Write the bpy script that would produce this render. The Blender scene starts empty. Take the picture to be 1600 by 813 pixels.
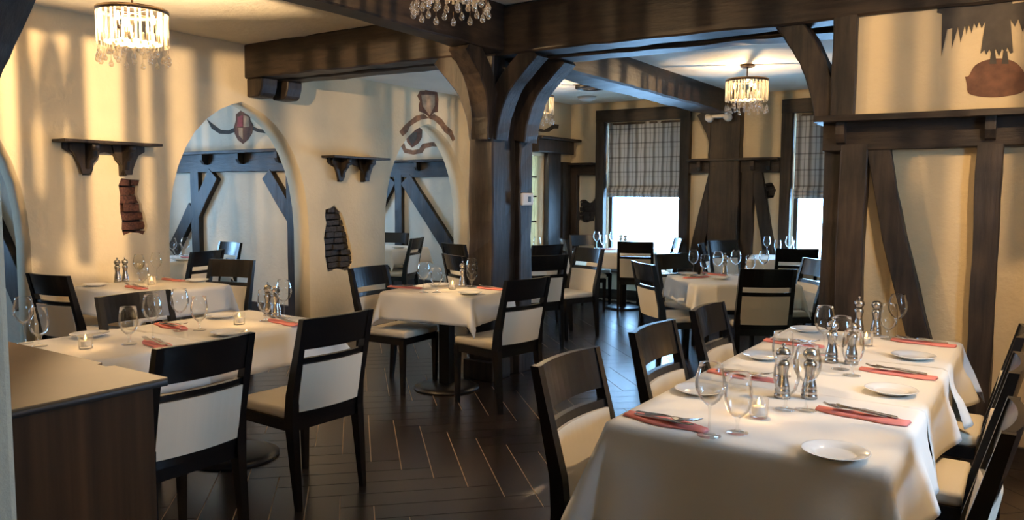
import bpy, bmesh, math, random
from mathutils import Vector, Matrix
random.seed(7)
C = bpy.context.scene.collection
SC = bpy.context.scene
R = math.radians

# ------------------------------------------------------------------ camera
F, YAW, PIT, ROL, EYE = 1240.0, R(33.8), R(4.8), R(0.3), 1.5
fw = Vector((-math.sin(YAW)*math.cos(PIT), math.cos(YAW)*math.cos(PIT), -math.sin(PIT)))
rt0 = Vector((math.cos(YAW), math.sin(YAW), 0)); up0 = rt0.cross(fw)
rt = rt0*math.cos(ROL) + up0*math.sin(ROL); up = -rt0*math.sin(ROL) + up0*math.cos(ROL)
CAM = Vector((0, 0, EYE))
cd = bpy.data.cameras.new('camera'); cam = bpy.data.objects.new('camera', cd); C.objects.link(cam)
M = Matrix((rt, up, -fw)).transposed().to_4x4(); M.translation = CAM
cam.matrix_world = M
cd.sensor_fit = 'HORIZONTAL'; cd.sensor_width = 36; cd.lens = 36*F/1600; cd.clip_start = .05
SC.camera = cam
def ray(x, y): return rt*((x-800)/F) + up*(-(y-406.5)/F) + fw
def gz(x, y, z): r = ray(x, y); return CAM + r*((z-EYE)/r.z)
def gx(x, y, X): r = ray(x, y); return CAM + r*(X/r.x)
def gy(x, y, Y): r = ray(x, y); return CAM + r*(Y/r.y)

# ------------------------------------------------------------------ world, exposure
w = bpy.data.worlds.new('sky'); SC.world = w; w.use_nodes = True
bg = w.node_tree.nodes['Background']; bg.inputs[0].default_value = (.33, .62, 1, 1); bg.inputs[1].default_value = 31.0
vs = SC.view_settings; vs.view_transform = 'Standard'; vs.look = 'None'; vs.gamma = 1; vs.exposure = 0.0; vs.use_curve_mapping = False
BULB_W = 72.0
def portal(name, loc, rot, sx, sy):
    l = bpy.data.lights.new(name, 'AREA'); l.shape = 'RECTANGLE'; l.size = sx; l.size_y = sy
    l.cycles.is_portal = True
    o = bpy.data.objects.new(name, l); C.objects.link(o); o.location = loc; o.rotation_euler = rot
# portals sit in the window openings and only guide the sampling of the sky
portal('daylight', (-4.65, 10.32, 1.47), (R(-90), 0, 0), 1.2, 2.06)
portal('daylight', (-2.05, 10.32, 1.47), (R(-90), 0, 0), 1.2, 2.06)
portal('daylight', (-6.02, 9.27, 1.385), (0, R(-90), 0), 1.27, .3)
portal('daylight', (1.72, 2.7, 1.85), (0, R(90), 0), 1.1, .9)
portal('daylight', (-10.5, 5.0, 1.6), (0, R(-90), 0), 1.0, .9)
portal('daylight', (-10.5, 8.1, 1.6), (0, R(-90), 0), 1.0, .9)
portal('daylight', (-10.5, 1.9, 1.6), (0, R(-90), 0), 1.0, .9)

# ------------------------------------------------------------------ materials
MT = {}
def nodes(name):
    m = bpy.data.materials.new(name); m.use_nodes = True; nt = m.node_tree
    MT[name] = m
    return nt, nt.nodes, nt.links, nt.nodes['Principled BSDF']
def N(nt, t, **k):
    n = nt.nodes.new(t)
    for a, v in k.items(): setattr(n, a, v)
    return n
def simple(name, col, rough=.5, metal=0, bump=0, scale=40, var=0, spec=.5, stretch=None, bdist=.01):
    nt, nd, lk, p = nodes(name)
    p.inputs['Base Color'].default_value = (*col, 1); p.inputs['Roughness'].default_value = rough
    p.inputs['Metallic'].default_value = metal; p.inputs['Specular IOR Level'].default_value = spec
    if bump or var:
        g = N(nt, 'ShaderNodeNewGeometry'); mp = N(nt, 'ShaderNodeMapping'); lk.new(g.outputs['Position'], mp.inputs[0])
        if stretch: mp.inputs['Scale'].default_value = stretch
        nz = N(nt, 'ShaderNodeTexNoise'); nz.inputs['Scale'].default_value = scale; nz.inputs['Detail'].default_value = 5
        lk.new(mp.outputs[0], nz.inputs['Vector'])
        if var:
            r = N(nt, 'ShaderNodeValToRGB'); r.color_ramp.elements[0].position = .3; r.color_ramp.elements[1].position = .7
            r.color_ramp.elements[0].color = (*[c*(1-var) for c in col], 1); r.color_ramp.elements[1].color = (*[min(1, c*(1+var)) for c in col], 1)
            lk.new(nz.outputs[0], r.inputs[0]); lk.new(r.outputs[0], p.inputs['Base Color'])
        if bump:
            b = N(nt, 'ShaderNodeBump'); b.inputs['Strength'].default_value = bump; b.inputs['Distance'].default_value = bdist
            lk.new(nz.outputs[0], b.inputs['Height']); lk.new(b.outputs[0], p.inputs['Normal'])
    return MT[name]
def plaster(name, col):
    nt, nd, lk, p = nodes(name)
    g = N(nt, 'ShaderNodeNewGeometry')
    a = N(nt, 'ShaderNodeTexNoise'); a.inputs['Scale'].default_value = 2.2; a.inputs['Detail'].default_value = 6
    b = N(nt, 'ShaderNodeTexNoise'); b.inputs['Scale'].default_value = 22; b.inputs['Detail'].default_value = 6; b.inputs['Roughness'].default_value = .6
    v = N(nt, 'ShaderNodeTexVoronoi'); v.inputs['Scale'].default_value = 9
    for n in (a, b, v): lk.new(g.outputs['Position'], n.inputs['Vector'])
    r = N(nt, 'ShaderNodeValToRGB'); r.color_ramp.elements[0].position = .3; r.color_ramp.elements[1].position = .75
    r.color_ramp.elements[0].color = (*[c*.86 for c in col], 1); r.color_ramp.elements[1].color = (*col, 1)
    lk.new(a.outputs[0], r.inputs[0]); lk.new(r.outputs[0], p.inputs['Base Color'])
    m = N(nt, 'ShaderNodeMath', operation='ADD'); m2 = N(nt, 'ShaderNodeMath', operation='MULTIPLY'); m2.inputs[1].default_value = .35
    lk.new(v.outputs[0], m2.inputs[0]); lk.new(b.outputs[0], m.inputs[0]); lk.new(m2.outputs[0], m.inputs[1])
    bp = N(nt, 'ShaderNodeBump'); bp.inputs['Strength'].default_value = .45; bp.inputs['Distance'].default_value = .012
    lk.new(m.outputs[0], bp.inputs['Height']); lk.new(bp.outputs[0], p.inputs['Normal'])
    p.inputs['Roughness'].default_value = .8; p.inputs['Specular IOR Level'].default_value = .25
def timber_mat(name, c0, c1, scale=(1, 1, 1)):
    nt, nd, lk, p = nodes(name)
    g = N(nt, 'ShaderNodeNewGeometry'); mp = N(nt, 'ShaderNodeMapping'); mp.inputs['Scale'].default_value = scale
    lk.new(g.outputs['Position'], mp.inputs[0])
    a = N(nt, 'ShaderNodeTexNoise'); a.inputs['Scale'].default_value = 26; a.inputs['Detail'].default_value = 8; a.inputs['Roughness'].default_value = .65
    a2 = N(nt, 'ShaderNodeTexNoise'); a2.inputs['Scale'].default_value = 4; a2.inputs['Detail'].default_value = 4
    lk.new(mp.outputs[0], a.inputs['Vector']); lk.new(g.outputs['Position'], a2.inputs['Vector'])
    av = N(nt, 'ShaderNodeMath', operation='MULTIPLY_ADD'); av.inputs[1].default_value = .6; lk.new(a2.outputs[0], av.inputs[0]); lk.new(a.outputs[0], av.inputs[2])
    r = N(nt, 'ShaderNodeValToRGB'); r.color_ramp.elements[0].position = .62; r.color_ramp.elements[1].position = 1.0
    r.color_ramp.elements[0].color = (*c0, 1); r.color_ramp.elements[1].color = (*c1, 1)
    lk.new(av.outputs[0], r.inputs[0]); lk.new(r.outputs[0], p.inputs['Base Color'])
    b = N(nt, 'ShaderNodeBump'); b.inputs['Strength'].default_value = .6; b.inputs['Distance'].default_value = .008
    lk.new(a.outputs[0], b.inputs['Height']); lk.new(b.outputs[0], p.inputs['Normal'])
    p.inputs['Roughness'].default_value = .5; p.inputs['Specular IOR Level'].default_value = .4
def thin_glass(name, tint=(.97, .98, .98), gloss=.9, base=.04):
    nt, nd, lk, p = nodes(name); nd.remove(p)
    o = nd['Material Output']
    t = N(nt, 'ShaderNodeBsdfTransparent'); t.inputs[0].default_value = (*tint, 1)
    g = N(nt, 'ShaderNodeBsdfGlossy'); g.inputs['Roughness'].default_value = .03; g.inputs[0].default_value = (gloss, gloss, gloss, 1)
    lw = N(nt, 'ShaderNodeLayerWeight'); lw.inputs[0].default_value = .18
    mm = N(nt, 'ShaderNodeMath', operation='MULTIPLY_ADD'); mm.inputs[1].default_value = .6; mm.inputs[2].default_value = base
    mx = N(nt, 'ShaderNodeMixShader')
    lk.new(lw.outputs['Fresnel'], mm.inputs[0]); lk.new(mm.outputs[0], mx.inputs[0])
    lk.new(t.outputs[0], mx.inputs[1]); lk.new(g.outputs[0], mx.inputs[2]); lk.new(mx.outputs[0], o.inputs[0])
def emit(name, col, s):
    nt, nd, lk, p = nodes(name); nd.remove(p)
    e = N(nt, 'ShaderNodeEmission'); e.inputs[0].default_value = (*col, 1); e.inputs[1].default_value = s
    lk.new(e.outputs[0], nd['Material Output'].inputs[0])
plaster('plaster', (.74, .62, .42))
plaster('plaster_tan_warm_lit', (.68, .52, .30)); plaster('plaster_ceiling', (.80, .74, .62))  # tan one carries warm lamp light in its colour, for the right wall
plaster('plaster_pier', (.42, .45, .38)); plaster('plaster_white', (.72, .66, .54))
timber_mat('timber', (.009, .007, .0055), (.048, .032, .022), (1, 1, .08))
timber_mat('timber_beam', (.008, .0056, .004), (.040, .025, .0155), (.12, .12, 1))
simple('chair_wood', (.007, .0062, .006), .27, spec=.5)
simple('chair_fabric', (.72, .64, .50), .75, bump=.05, scale=300)
simple('cloth', (.82, .78, .70), .85, bump=.08, scale=120, bdist=.003)
simple('napkin', (.78, .25, .21), .8, bump=.1, scale=200)
simple('steel', (.62, .60, .58), .22, 1)
simple('mill_steel', (.46, .44, .41), .24, 1)
simple('black_metal', (.012, .012, .013), .35, .3)
simple('porcelain', (.85, .83, .78), .15)
simple('wax', (.9, .85, .75), .5)
simple('brick', (.085, .032, .020), .85, bump=.8, scale=60, var=.5)
simple('brick_dark', (.040, .033, .030), .8, bump=.8, scale=60, var=.5)
simple('mortar', (.030, .024, .020), .9, bump=.8, scale=50)
simple('paint_bird', (.055, .045, .035), .8, var=.3, scale=12)
simple('paint_brown', (.13, .055, .028), .8, var=.4, scale=16)
simple('paint_ochre', (.20, .10, .05), .8, var=.4, scale=16)
simple('paint_tan', (.42, .28, .17), .8, var=.3, scale=14)
simple('paint_red', (.28, .06, .06), .8, var=.3, scale=14)
simple('white_plastic', (.78, .76, .72), .4)
simple('bronze', (.10, .065, .04), .4, .8)
simple('cabinet_top', (.15, .088, .038), .6, spec=.25, var=.06, scale=8)
simple('cabinet_edge', (.02, .015, .012), .5)
simple('cabinet_side', (.055, .024, .008), .6, spec=.15, bump=.12, scale=26, var=.45, stretch=(1, 1, .04))
simple('grout', (.50, .36, .24), .8)
simple('daylight_ground', (.55, .6, .65), .9)
thin_glass('glass', (.99, .995, .995), 1.0, .015); thin_glass('pane', (.98, .99, 1), .5, .01)
thin_glass('crystal', (.93, .90, .84), 1.0, .18); thin_glass('glass_solid', (.97, .98, .98), 1.0, .05)
emit('bulb', (1, .70, .36), 60); emit('flame', (1, .55, .15), 14)
# chandelier rods: frosted glass that scatters part of the bulbs' light
nt, nd, lk, p = nodes('rod_glass'); nd.remove(p)
t_ = N(nt, 'ShaderNodeBsdfTransparent'); t_.inputs[0].default_value = (.95, .92, .86, 1)
tr = N(nt, 'ShaderNodeBsdfTranslucent'); tr.inputs[0].default_value = (.52, .48, .40, 1)
gl = N(nt, 'ShaderNodeBsdfGlossy'); gl.inputs['Roughness'].default_value = .08
m1 = N(nt, 'ShaderNodeMixShader'); m1.inputs[0].default_value = .88; m2 = N(nt, 'ShaderNodeMixShader'); m2.inputs[0].default_value = .2
lk.new(t_.outputs[0], m1.inputs[1]); lk.new(tr.outputs[0], m1.inputs[2]); lk.new(m1.outputs[0], m2.inputs[1]); lk.new(gl.outputs[0], m2.inputs[2])
lk.new(m2.outputs[0], nd['Material Output'].inputs[0])
nt, nd, lk, p = nodes('added_diffuser_glass'); nd.remove(p)
t_ = N(nt, 'ShaderNodeBsdfTransparent'); t_.inputs[0].default_value = (.6, .6, .6, 1)
tr = N(nt, 'ShaderNodeBsdfTranslucent'); tr.inputs[0].default_value = (.52, .48, .40, 1)
m1 = N(nt, 'ShaderNodeMixShader'); m1.inputs[0].default_value = .35
lk.new(t_.outputs[0], m1.inputs[1]); lk.new(tr.outputs[0], m1.inputs[2]); lk.new(m1.outputs[0], nd['Material Output'].inputs[0])
# floor planks
nt, nd, lk, p = nodes('plank')
g = N(nt, 'ShaderNodeNewGeometry'); oi = N(nt, 'ShaderNodeObjectInfo')
nz = N(nt, 'ShaderNodeTexNoise'); nz.inputs['Scale'].default_value = 3; nz.inputs['Detail'].default_value = 6
mp = N(nt, 'ShaderNodeMapping'); mp.inputs['Scale'].default_value = (4, 4, 1); lk.new(g.outputs['Position'], mp.inputs[0]); lk.new(mp.outputs[0], nz.inputs['Vector'])
ad = N(nt, 'ShaderNodeMath', operation='MULTIPLY_ADD'); ad.inputs[1].default_value = .35; lk.new(oi.outputs['Random'], ad.inputs[0]); lk.new(nz.outputs[0], ad.inputs[2])
r = N(nt, 'ShaderNodeValToRGB'); r.color_ramp.elements[0].position = .35; r.color_ramp.elements[1].position = 1.0
r.color_ramp.elements[0].color = (.012, .0080, .0065, 1); r.color_ramp.elements[1].color = (.034, .022, .017, 1)
lk.new(ad.outputs[0], r.inputs[0]); lk.new(r.outputs[0], p.inputs['Base Color'])
p.inputs['Roughness'].default_value = .27; p.inputs['Specular IOR Level'].default_value = .8
b = N(nt, 'ShaderNodeBump'); b.inputs['Strength'].default_value = .12; b.inputs['Distance'].default_value = .005; lk.new(nz.outputs[0], b.inputs['Height']); lk.new(b.outputs[0], p.inputs['Normal'])
# plaid blind fabric (printed checks), partly translucent
nt, nd, lk, p = nodes('plaid'); nd.remove(p)
tc = N(nt, 'ShaderNodeTexCoord'); sx = N(nt, 'ShaderNodeSeparateXYZ'); lk.new(tc.outputs['Object'], sx.inputs[0])
def stripe(src, period, width, off):
    a = N(nt, 'ShaderNodeMath', operation='ADD'); a.inputs[1].default_value = off + 50*period; lk.new(src, a.inputs[0])
    m = N(nt, 'ShaderNodeMath', operation='MODULO'); m.inputs[1].default_value = period; lk.new(a.outputs[0], m.inputs[0])
    l = N(nt, 'ShaderNodeMath', operation='LESS_THAN'); l.inputs[1].default_value = width; lk.new(m.outputs[0], l.inputs[0])
    return l.outputs[0]
acc = None
for src, per, wd, off, amt in ((sx.outputs[0], .13, .03, 0, .62), (sx.outputs[0], .13, .012, .05, .5), (sx.outputs[0], .13, .014, .1, .35), (sx.outputs[2], .20, .018, 0, .5), (sx.outputs[2], .20, .02, .07, .15)):
    s = stripe(src, per, wd, off)
    m = N(nt, 'ShaderNodeMath', operation='MULTIPLY_ADD'); m.inputs[1].default_value = -amt; m.inputs[2].default_value = 1; lk.new(s, m.inputs[0])
    if acc is None: acc = m.outputs[0]
    else:
        q = N(nt, 'ShaderNodeMath', operation='MULTIPLY'); lk.new(acc, q.inputs[0]); lk.new(m.outputs[0], q.inputs[1]); acc = q.outputs[0]
cr = N(nt, 'ShaderNodeValToRGB'); cr.color_ramp.elements[0].color = (.035, .035, .035, 1); cr.color_ramp.elements[1].color = (.42, .43, .42, 1); lk.new(acc, cr.inputs[0])
df = N(nt, 'ShaderNodeBsdfDiffuse'); tl = N(nt, 'ShaderNodeBsdfTranslucent'); mx = N(nt, 'ShaderNodeMixShader'); mx.inputs[0].default_value = .10
lk.new(cr.outputs[0], df.inputs[0]); lk.new(cr.outputs[0], tl.inputs[0]); lk.new(df.outputs[0], mx.inputs[1]); lk.new(tl.outputs[0], mx.inputs[2])
lk.new(mx.outputs[0], nd['Material Output'].inputs[0])

# ------------------------------------------------------------------ helpers
def me_from(name, verts, faces, smooth=False):
    m = bpy.data.meshes.new(name); m.from_pydata([tuple(v) for v in verts], [], faces); m.update()
    b = bmesh.new(); b.from_mesh(m); bmesh.ops.recalc_face_normals(b, faces=b.faces); b.to_mesh(m); b.free()
    if smooth: m.polygons.foreach_set('use_smooth', [True]*len(m.polygons))
    return m
def me_bm(name, b, smooth=False):
    bmesh.ops.recalc_face_normals(b, faces=b.faces)
    m = bpy.data.meshes.new(name); b.to_mesh(m); b.free()
    if smooth: m.polygons.foreach_set('use_smooth', [True]*len(m.polygons))
    return m
def ob(name, mesh, mat=None, parent=None, loc=None, rot=None):
    if mat and not mesh.materials: mesh.materials.append(MT[mat])
    o = bpy.data.objects.new(name, mesh); C.objects.link(o)
    if parent: o.parent = parent
    if loc: o.location = loc
    if rot: o.rotation_euler = rot
    return o
def tag(o, label=None, cat=None, group=None, kind=None):
    if label: o['label'] = label
    if cat: o['category'] = cat
    if group: o['group'] = group
    if kind: o['kind'] = kind
    return o
def empty(name, loc=(0, 0, 0), rz=0, label=None, cat=None, group=None):
    o = bpy.data.objects.new(name, None); C.objects.link(o); o.location = loc; o.rotation_euler = (0, 0, rz); o.empty_display_size = .1
    return tag(o, label, cat, group)
def box_bm(b, x0, x1, y0, y1, z0, z1, bev=0):
    vs_ = [b.verts.new(p) for p in ((x0, y0, z0), (x1, y0, z0), (x1, y1, z0), (x0, y1, z0), (x0, y0, z1), (x1, y0, z1), (x1, y1, z1), (x0, y1, z1))]
    fs = [b.faces.new([vs_[i] for i in f]) for f in ((0, 3, 2, 1), (4, 5, 6, 7), (0, 1, 5, 4), (1, 2, 6, 5), (2, 3, 7, 6), (3, 0, 4, 7))]
    if bev:
        es = list({e for f in fs for e in f.edges}); bmesh.ops.bevel(b, geom=es, offset=bev, segments=2, affect='EDGES', profile=.6)
def box(name, x0, x1, y0, y1, z0, z1, bev=0):
    b = bmesh.new(); box_bm(b, min(x0, x1), max(x0, x1), min(y0, y1), max(y0, y1), min(z0, z1), max(z0, z1), bev); return me_bm(name, b)
def lathe(name, prof, seg=24, smooth=True):
    vs_, fs = [], []
    for r_, z in prof:
        for i in range(seg):
            a = 2*math.pi*i/seg; vs_.append((r_*math.cos(a), r_*math.sin(a), z))
    for k in range(len(prof)-1):
        for i in range(seg):
            j = (i+1) % seg; fs.append((k*seg+i, k*seg+j, (k+1)*seg+j, (k+1)*seg+i))
    b = bmesh.new(); m = bpy.data.meshes.new('t'); m.from_pydata(vs_, [], fs); b.from_mesh(m); bpy.data.meshes.remove(m)
    bmesh.ops.remove_doubles(b, verts=b.verts, dist=1e-5)
    return me_bm(name, b, smooth)
def sweep(name, pts, rad, seg=8, smooth=True):
    pts = [Vector(p) for p in pts]; vs_, fs = [], []
    ref = Vector((0, 0, 1))
    for i, p in enumerate(pts):
        d = (pts[min(i+1, len(pts)-1)] - pts[max(i-1, 0)]).normalized()
        u = d.cross(ref if abs(d.dot(ref)) < .95 else Vector((1, 0, 0))).normalized(); v = d.cross(u)
        r_ = rad[i] if isinstance(rad, (list, tuple)) else rad
        for k in range(seg):
            a = 2*math.pi*k/seg; vs_.append(p + u*math.cos(a)*r_ + v*math.sin(a)*r_)
    n = len(pts)
    for i in range(n-1):
        for k in range(seg):
            j = (k+1) % seg; fs.append((i*seg+k, i*seg+j, (i+1)*seg+j, (i+1)*seg+k))
    fs.append(tuple(range(seg))[::-1]); fs.append(tuple((n-1)*seg+k for k in range(seg)))
    return me_from(name, vs_, fs, smooth)
def loft(name, rings, smooth=False):
    n = len(rings[0]); vs_ = [v for r_ in rings for v in r_]; fs = []
    for i in range(len(rings)-1):
        for k in range(n):
            j = (k+1) % n; fs.append((i*n+k, i*n+j, (i+1)*n+j, (i+1)*n+k))
    fs.append(tuple(range(n))); fs.append(tuple((len(rings)-1)*n+k for k in range(n)))
    return me_from(name, vs_, fs, smooth)
def flat(name, loops, fn, thick):
    """filled 2-D outline (later loops are holes); fn(a, b, d) maps it to the world, d runs 0..thick"""
    cu = bpy.data.curves.new('o', 'CURVE'); cu.dimensions = '2D'; cu.fill_mode = 'BOTH'; cu.extrude = .5
    for lp in loops:
        s = cu.splines.new('POLY'); s.points.add(len(lp)-1); s.use_cyclic_u = True
        for q, p in zip(s.points, lp): q.co = (p[0], p[1], 0, 1)
    o = bpy.data.objects.new('o', cu); C.objects.link(o)
    dg = bpy.context.evaluated_depsgraph_get(); m = bpy.data.meshes.new_from_object(o.evaluated_get(dg))
    bpy.data.objects.remove(o); bpy.data.curves.remove(cu); m.name = name
    for v in m.vertices: v.co = Vector(fn(v.co.x, v.co.y, (v.co.z+.5)*thick))
    b = bmesh.new(); b.from_mesh(m); bmesh.ops.remove_doubles(b, verts=b.verts, dist=1e-5); bmesh.ops.recalc_face_normals(b, faces=b.faces); b.to_mesh(m); b.free()
    m.materials.clear()
    return m
def timber_mesh(name, path, U, a, b, jit=.006, step=.14):
    """hand-hewn timber along path; half thickness a along U, half width b across"""
    U = Vector(U).normalized(); path = [Vector(p) for p in path]; pts = []
    for i in range(len(path)-1):
        n = max(1, int((path[i+1]-path[i]).length/step))
        for k in range(n): pts.append(path[i].lerp(path[i+1], k/n))
    pts.append(path[-1]); rings = []
    ch = min(a, b)*.12
    off = [0]*8
    for i, p in enumerate(pts):
        d = (pts[min(i+1, len(pts)-1)] - pts[max(i-1, 0)]).normalized(); V = d.cross(U).normalized()
        ring = []
        off = [o_*.5 + random.uniform(-jit, jit)*.8 for o_ in off]
        for k, (su, sv, cu_, cv) in enumerate(((1, 1, 1, 0), (1, 1, 0, 1), (-1, 1, 0, 1), (-1, 1, 1, 0), (-1, -1, 1, 0), (-1, -1, 0, 1), (1, -1, 0, 1), (1, -1, 1, 0))):
            ring.append(p + U*su*(a - ch*(1-cu_) + off[k//2]*.5) + V*sv*(b - ch*(1-cv) + off[(k//2+2) % 8]))
        rings.append(ring)
    return loft(name, rings)
def arc(pts, n=5):
    """smooth a short list of points (Catmull-Rom)"""
    P = [Vector(p) for p in pts]; P = [P[0]*2-P[1]] + P + [P[-1]*2-P[-2]]; out = []
    for i in range(1, len(P)-2):
        for k in range(n):
            t = k/n; a, b_, c, d = P[i-1:i+3]
            out.append(.5*((2*b_) + (c-a)*t + (2*a-5*b_+4*c-d)*t*t + (3*b_-a-3*c+d)*t**3))
    out.append(P[-2]); return out

# ------------------------------------------------------------------ the shell
XL, YB, YF = -6.547, 5.12, 10.2
XR, YN, XA = 1.6, -2.6, -10.3
CZ, CZF = 2.93, 2.79
st = lambda o: tag(o, kind='structure')
floor = st(ob('floor', box('floor', XA-.2, XR+.2, YN-.2, YF+.3, -.12, -.003), 'grout'))
st(ob('ceiling', box('ceiling', XL-.24, XR+.2, YN-.2, 5.62, CZ, CZ+.12), 'plaster_ceiling'))
st(ob('ceiling', box('ceiling', XL-.24, XR+.2, 5.62, YF+.3, CZF, CZF+.25), 'plaster_ceiling'))
st(ob('ceiling', box('ceiling', XA-.2, XL-.24, YN-.2, YF+.3, 2.75, 2.9), 'plaster_ceiling'))

# herringbone planks
W_, L_ = .16, .80
s2 = math.sqrt(.5)
ax, ay = -2.946, 3.729
pieces = []
for bnd in range(-9, 10):
    for k in range(-70, 71):
        for fam in (0, 1):
            if fam == 0: u, v = k*W_ + L_/2 + 2*L_*bnd, k*W_ + W_/2
            else: u, v = (k-.5)*W_ + 2*L_*bnd, k*W_ + L_/2
            x, y = ax + (u+v)*s2, ay + (v-u)*s2
            if XA < x < XR and YN < y < YF and not (x < XL-.3 and y < 0): pieces.append((x, y, fam))
pm = box('plank', -L_/2+.0027, L_/2-.0027, -W_/2+.0027, W_/2-.0027, -.003, 0); pm.materials.append(MT['plank'])
def vis(pc):
    d = Vector((pc[0], pc[1], 0)) - CAM; z = d.dot(fw)
    if z < .5: return 1e9
    x, y = 800+F*d.dot(rt)/z, 406.5-F*d.dot(up)/z
    if not (-40 < x < 1640 and y < 880) or (pc[0] < XL and pc[1] < 4): return 1e9
    if x < 250 or (x > 930 and y > 640): return 1e8
    return z
pieces.sort(key=vis)
for x, y, fam in pieces[:300]:
    ob('plank', pm, None, floor, (x, y, 0), (0, 0, R(-45) if fam == 0 else R(45)))
vs_, fs = [], []
for x, y, fam in pieces[300:]:
    a = R(-45) if fam == 0 else R(45); i0 = len(vs_); ca, sa = math.cos(a), math.sin(a)
    for px, py in ((-1, -1), (1, -1), (1, 1), (-1, 1)):
        lx, ly = px*(L_/2-.0027), py*(W_/2-.0027); vs_.append((x+lx*ca-ly*sa, y+lx*sa+ly*ca, 0))
    for q in range(4): vs_.append((vs_[i0+q][0], vs_[i0+q][1], -.003))
    fs += [(i0, i0+1, i0+2, i0+3)] + [(i0+q, i0+4+q, i0+4+(q+1) % 4, i0+(q+1) % 4) for q in range(4)]
tag(ob('planks', me_from('planks', vs_, fs), 'plank', floor), kind='stuff')

# arched wall
HW = [(0, .82), (1.1, .82), (1.33, .803), (1.55, .765), (1.73, .71), (1.90, .63), (2.05, .53), (2.18, .40), (2.28, .255), (2.34, .12), (2.375, 0)]
def arch(cy): return [(cy-h, z) for z, h in HW] + [(cy+h, z) for z, h in HW[-2::-1]]
def rough(lp, n=3, j=.02):
    out = []
    for i in range(len(lp)):
        a, b_ = lp[i], lp[(i+1) % len(lp)]
        for k in range(n): out.append((a[0]+(b_[0]-a[0])*k/n + random.uniform(-j, j), a[1]+(b_[1]-a[1])*k/n + random.uniform(-j, j)))
    return out
b1 = rough([tuple(gx(*p, XL).yz) for p in ((190, 277), (219, 281), (216, 303), (222, 320), (226, 335), (229, 352), (226, 366), (208, 364), (193, 368), (190, 345), (187, 320), (186, 290))], 2, .010)
b2 = rough([tuple(gx(*p, XL).yz) for p in ((508, 327), (523, 321), (535, 334), (541, 359), (548, 385), (551, 410), (546, 424), (530, 421), (513, 424), (509, 400), (507, 372), (509, 350))], 2, .012)
A1, A3, A0 = 5.04, 7.86, 2.22
yj = 9.1
out = [(YN, 0)]
for c in (A0, A1, A3): out += arch(c)
out += [(9.58, 0), (9.58, CZ+.1), (YN, CZ+.1)]
wall_left = st(ob('wall_left', flat('wall_left', [out, b1, b2], lambda a, b_, d: (XL-d, a, b_), .24), 'plaster'))
def brick_patch(loop, dep, mat, parent, bw, bh, fn, lo, hi, zl, zh, name='brick'):
    """bricks laid inside a hole of a wall; fn maps (along, z, depth)"""
    def inside(x, z):
        c = False; n = len(loop); j = n-1
        for i in range(n):
            if (loop[i][1] > z) != (loop[j][1] > z) and x < (loop[j][0]-loop[i][0])*(z-loop[i][1])/(loop[j][1]-loop[i][1])+loop[i][0]: c = not c
            j = i
        return c
    row = 0; z = zl
    while z < zh:
        x = lo - random.uniform(0, bw)
        while x < hi:
            wv = bw*random.uniform(.6, 1.1); hits = sum(inside(x+wv*t, z+bh*s) for t in (.1, .35, .6, .9) for s in (.2, .8))
            if hits > 0:
                d0 = dep*random.uniform(.12, .55); tl_ = random.uniform(-.006, .006)
                q = [fn(x+.006, z+.005, d0), fn(x+wv-.006, z+.005+tl_, d0+tl_), fn(x+wv-.006, z+bh-.006+tl_, d0+tl_), fn(x+.006, z+bh-.006, d0)]
                q2 = [fn(x+.006, z+.005, dep+.05), fn(x+wv-.006, z+.005+tl_, dep+.05), fn(x+wv-.006, z+bh-.006+tl_, dep+.05), fn(x+.006, z+bh-.006, dep+.05)]
                ob(name, me_from('brick', q+q2, [(0, 1, 2, 3), (0, 4, 5, 1), (1, 5, 6, 2), (2, 6, 7, 3), (3, 7, 4, 0), (4, 7, 6, 5)]), mat, parent)
            x += wv
        z += bh*random.uniform(.9, 1.15); row += 1
fl = lambda a, z, d: (XL-d, a, z)
for lp, mat in ((b1, 'brick'), (b2, 'brick_dark')):
    ys = [p[0] for p in lp]; zs = [p[1] for p in lp]
    ob('mortar_bed', box('mortar_bed', XL-.14, XL-.10, min(ys)-.05, max(ys)+.05, min(zs)-.05, max(zs)+.05), 'mortar', wall_left)
    brick_patch(lp, .08, mat, wall_left, .24 if mat == 'brick' else .16, .078 if mat == 'brick' else .066, fl, min(ys)-.02, max(ys)+.02, min(zs)-.03, max(zs)+.02)
# jog in the far left corner, with a narrow window
XJ = -5.80
jw = (9.20, 9.36)
out = [(yj, 0), (YF+.1, 0), (YF+.1, CZF+.05), (yj, CZF+.05)]
wall_corner = st(ob('wall_corner', flat('wall_corner', [out, [(9.12, .75), (9.42, .75), (9.42, 2.02), (9.12, 2.02)]], lambda a, b_, d: (XJ-d, a, b_), .2), 'plaster'))
st(ob('wall_return', box('wall_return', XL, XJ-.2, yj-.2, yj, 0, CZF+.05), 'plaster'))
T = lambda name, path, U, a, b_, par, mat='timber', jit=.006: ob(name, timber_mesh(name, path, U, a, b_, jit), mat, par)
T('window_casing', [(XJ+.03, 9.62, 0), (XJ+.03, 9.62, 2.1)], (1, 0, 0), .05, .17, wall_corner)
T('timber_post', [(XJ+.02, 9.98, 0), (XJ+.02, 9.98, 1.95)], (1, 0, 0), .04, .10, wall_corner)
T('window_cornice', [(XJ+.06, yj, 2.15), (XJ+.06, 10.06, 2.15)], (1, 0, 0), .07, .09, wall_corner)
ob('cornice_shelf', box('cornice_shelf', XJ, XJ+.2, yj-.02, 10.16, 2.24, 2.275, .008), 'timber', wall_corner)
wn = st(ob('window_3', box('window_3', XJ-.13, XJ-.12, 9.12, 9.42, .75, 2.02), 'pane'))
for z in (1.1, 1.45, 1.72): ob('glazing_bar', box('glazing_bar', XJ-.14, XJ-.10, 9.12, 9.42, z, z+.02), 'black_metal', wn)
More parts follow.
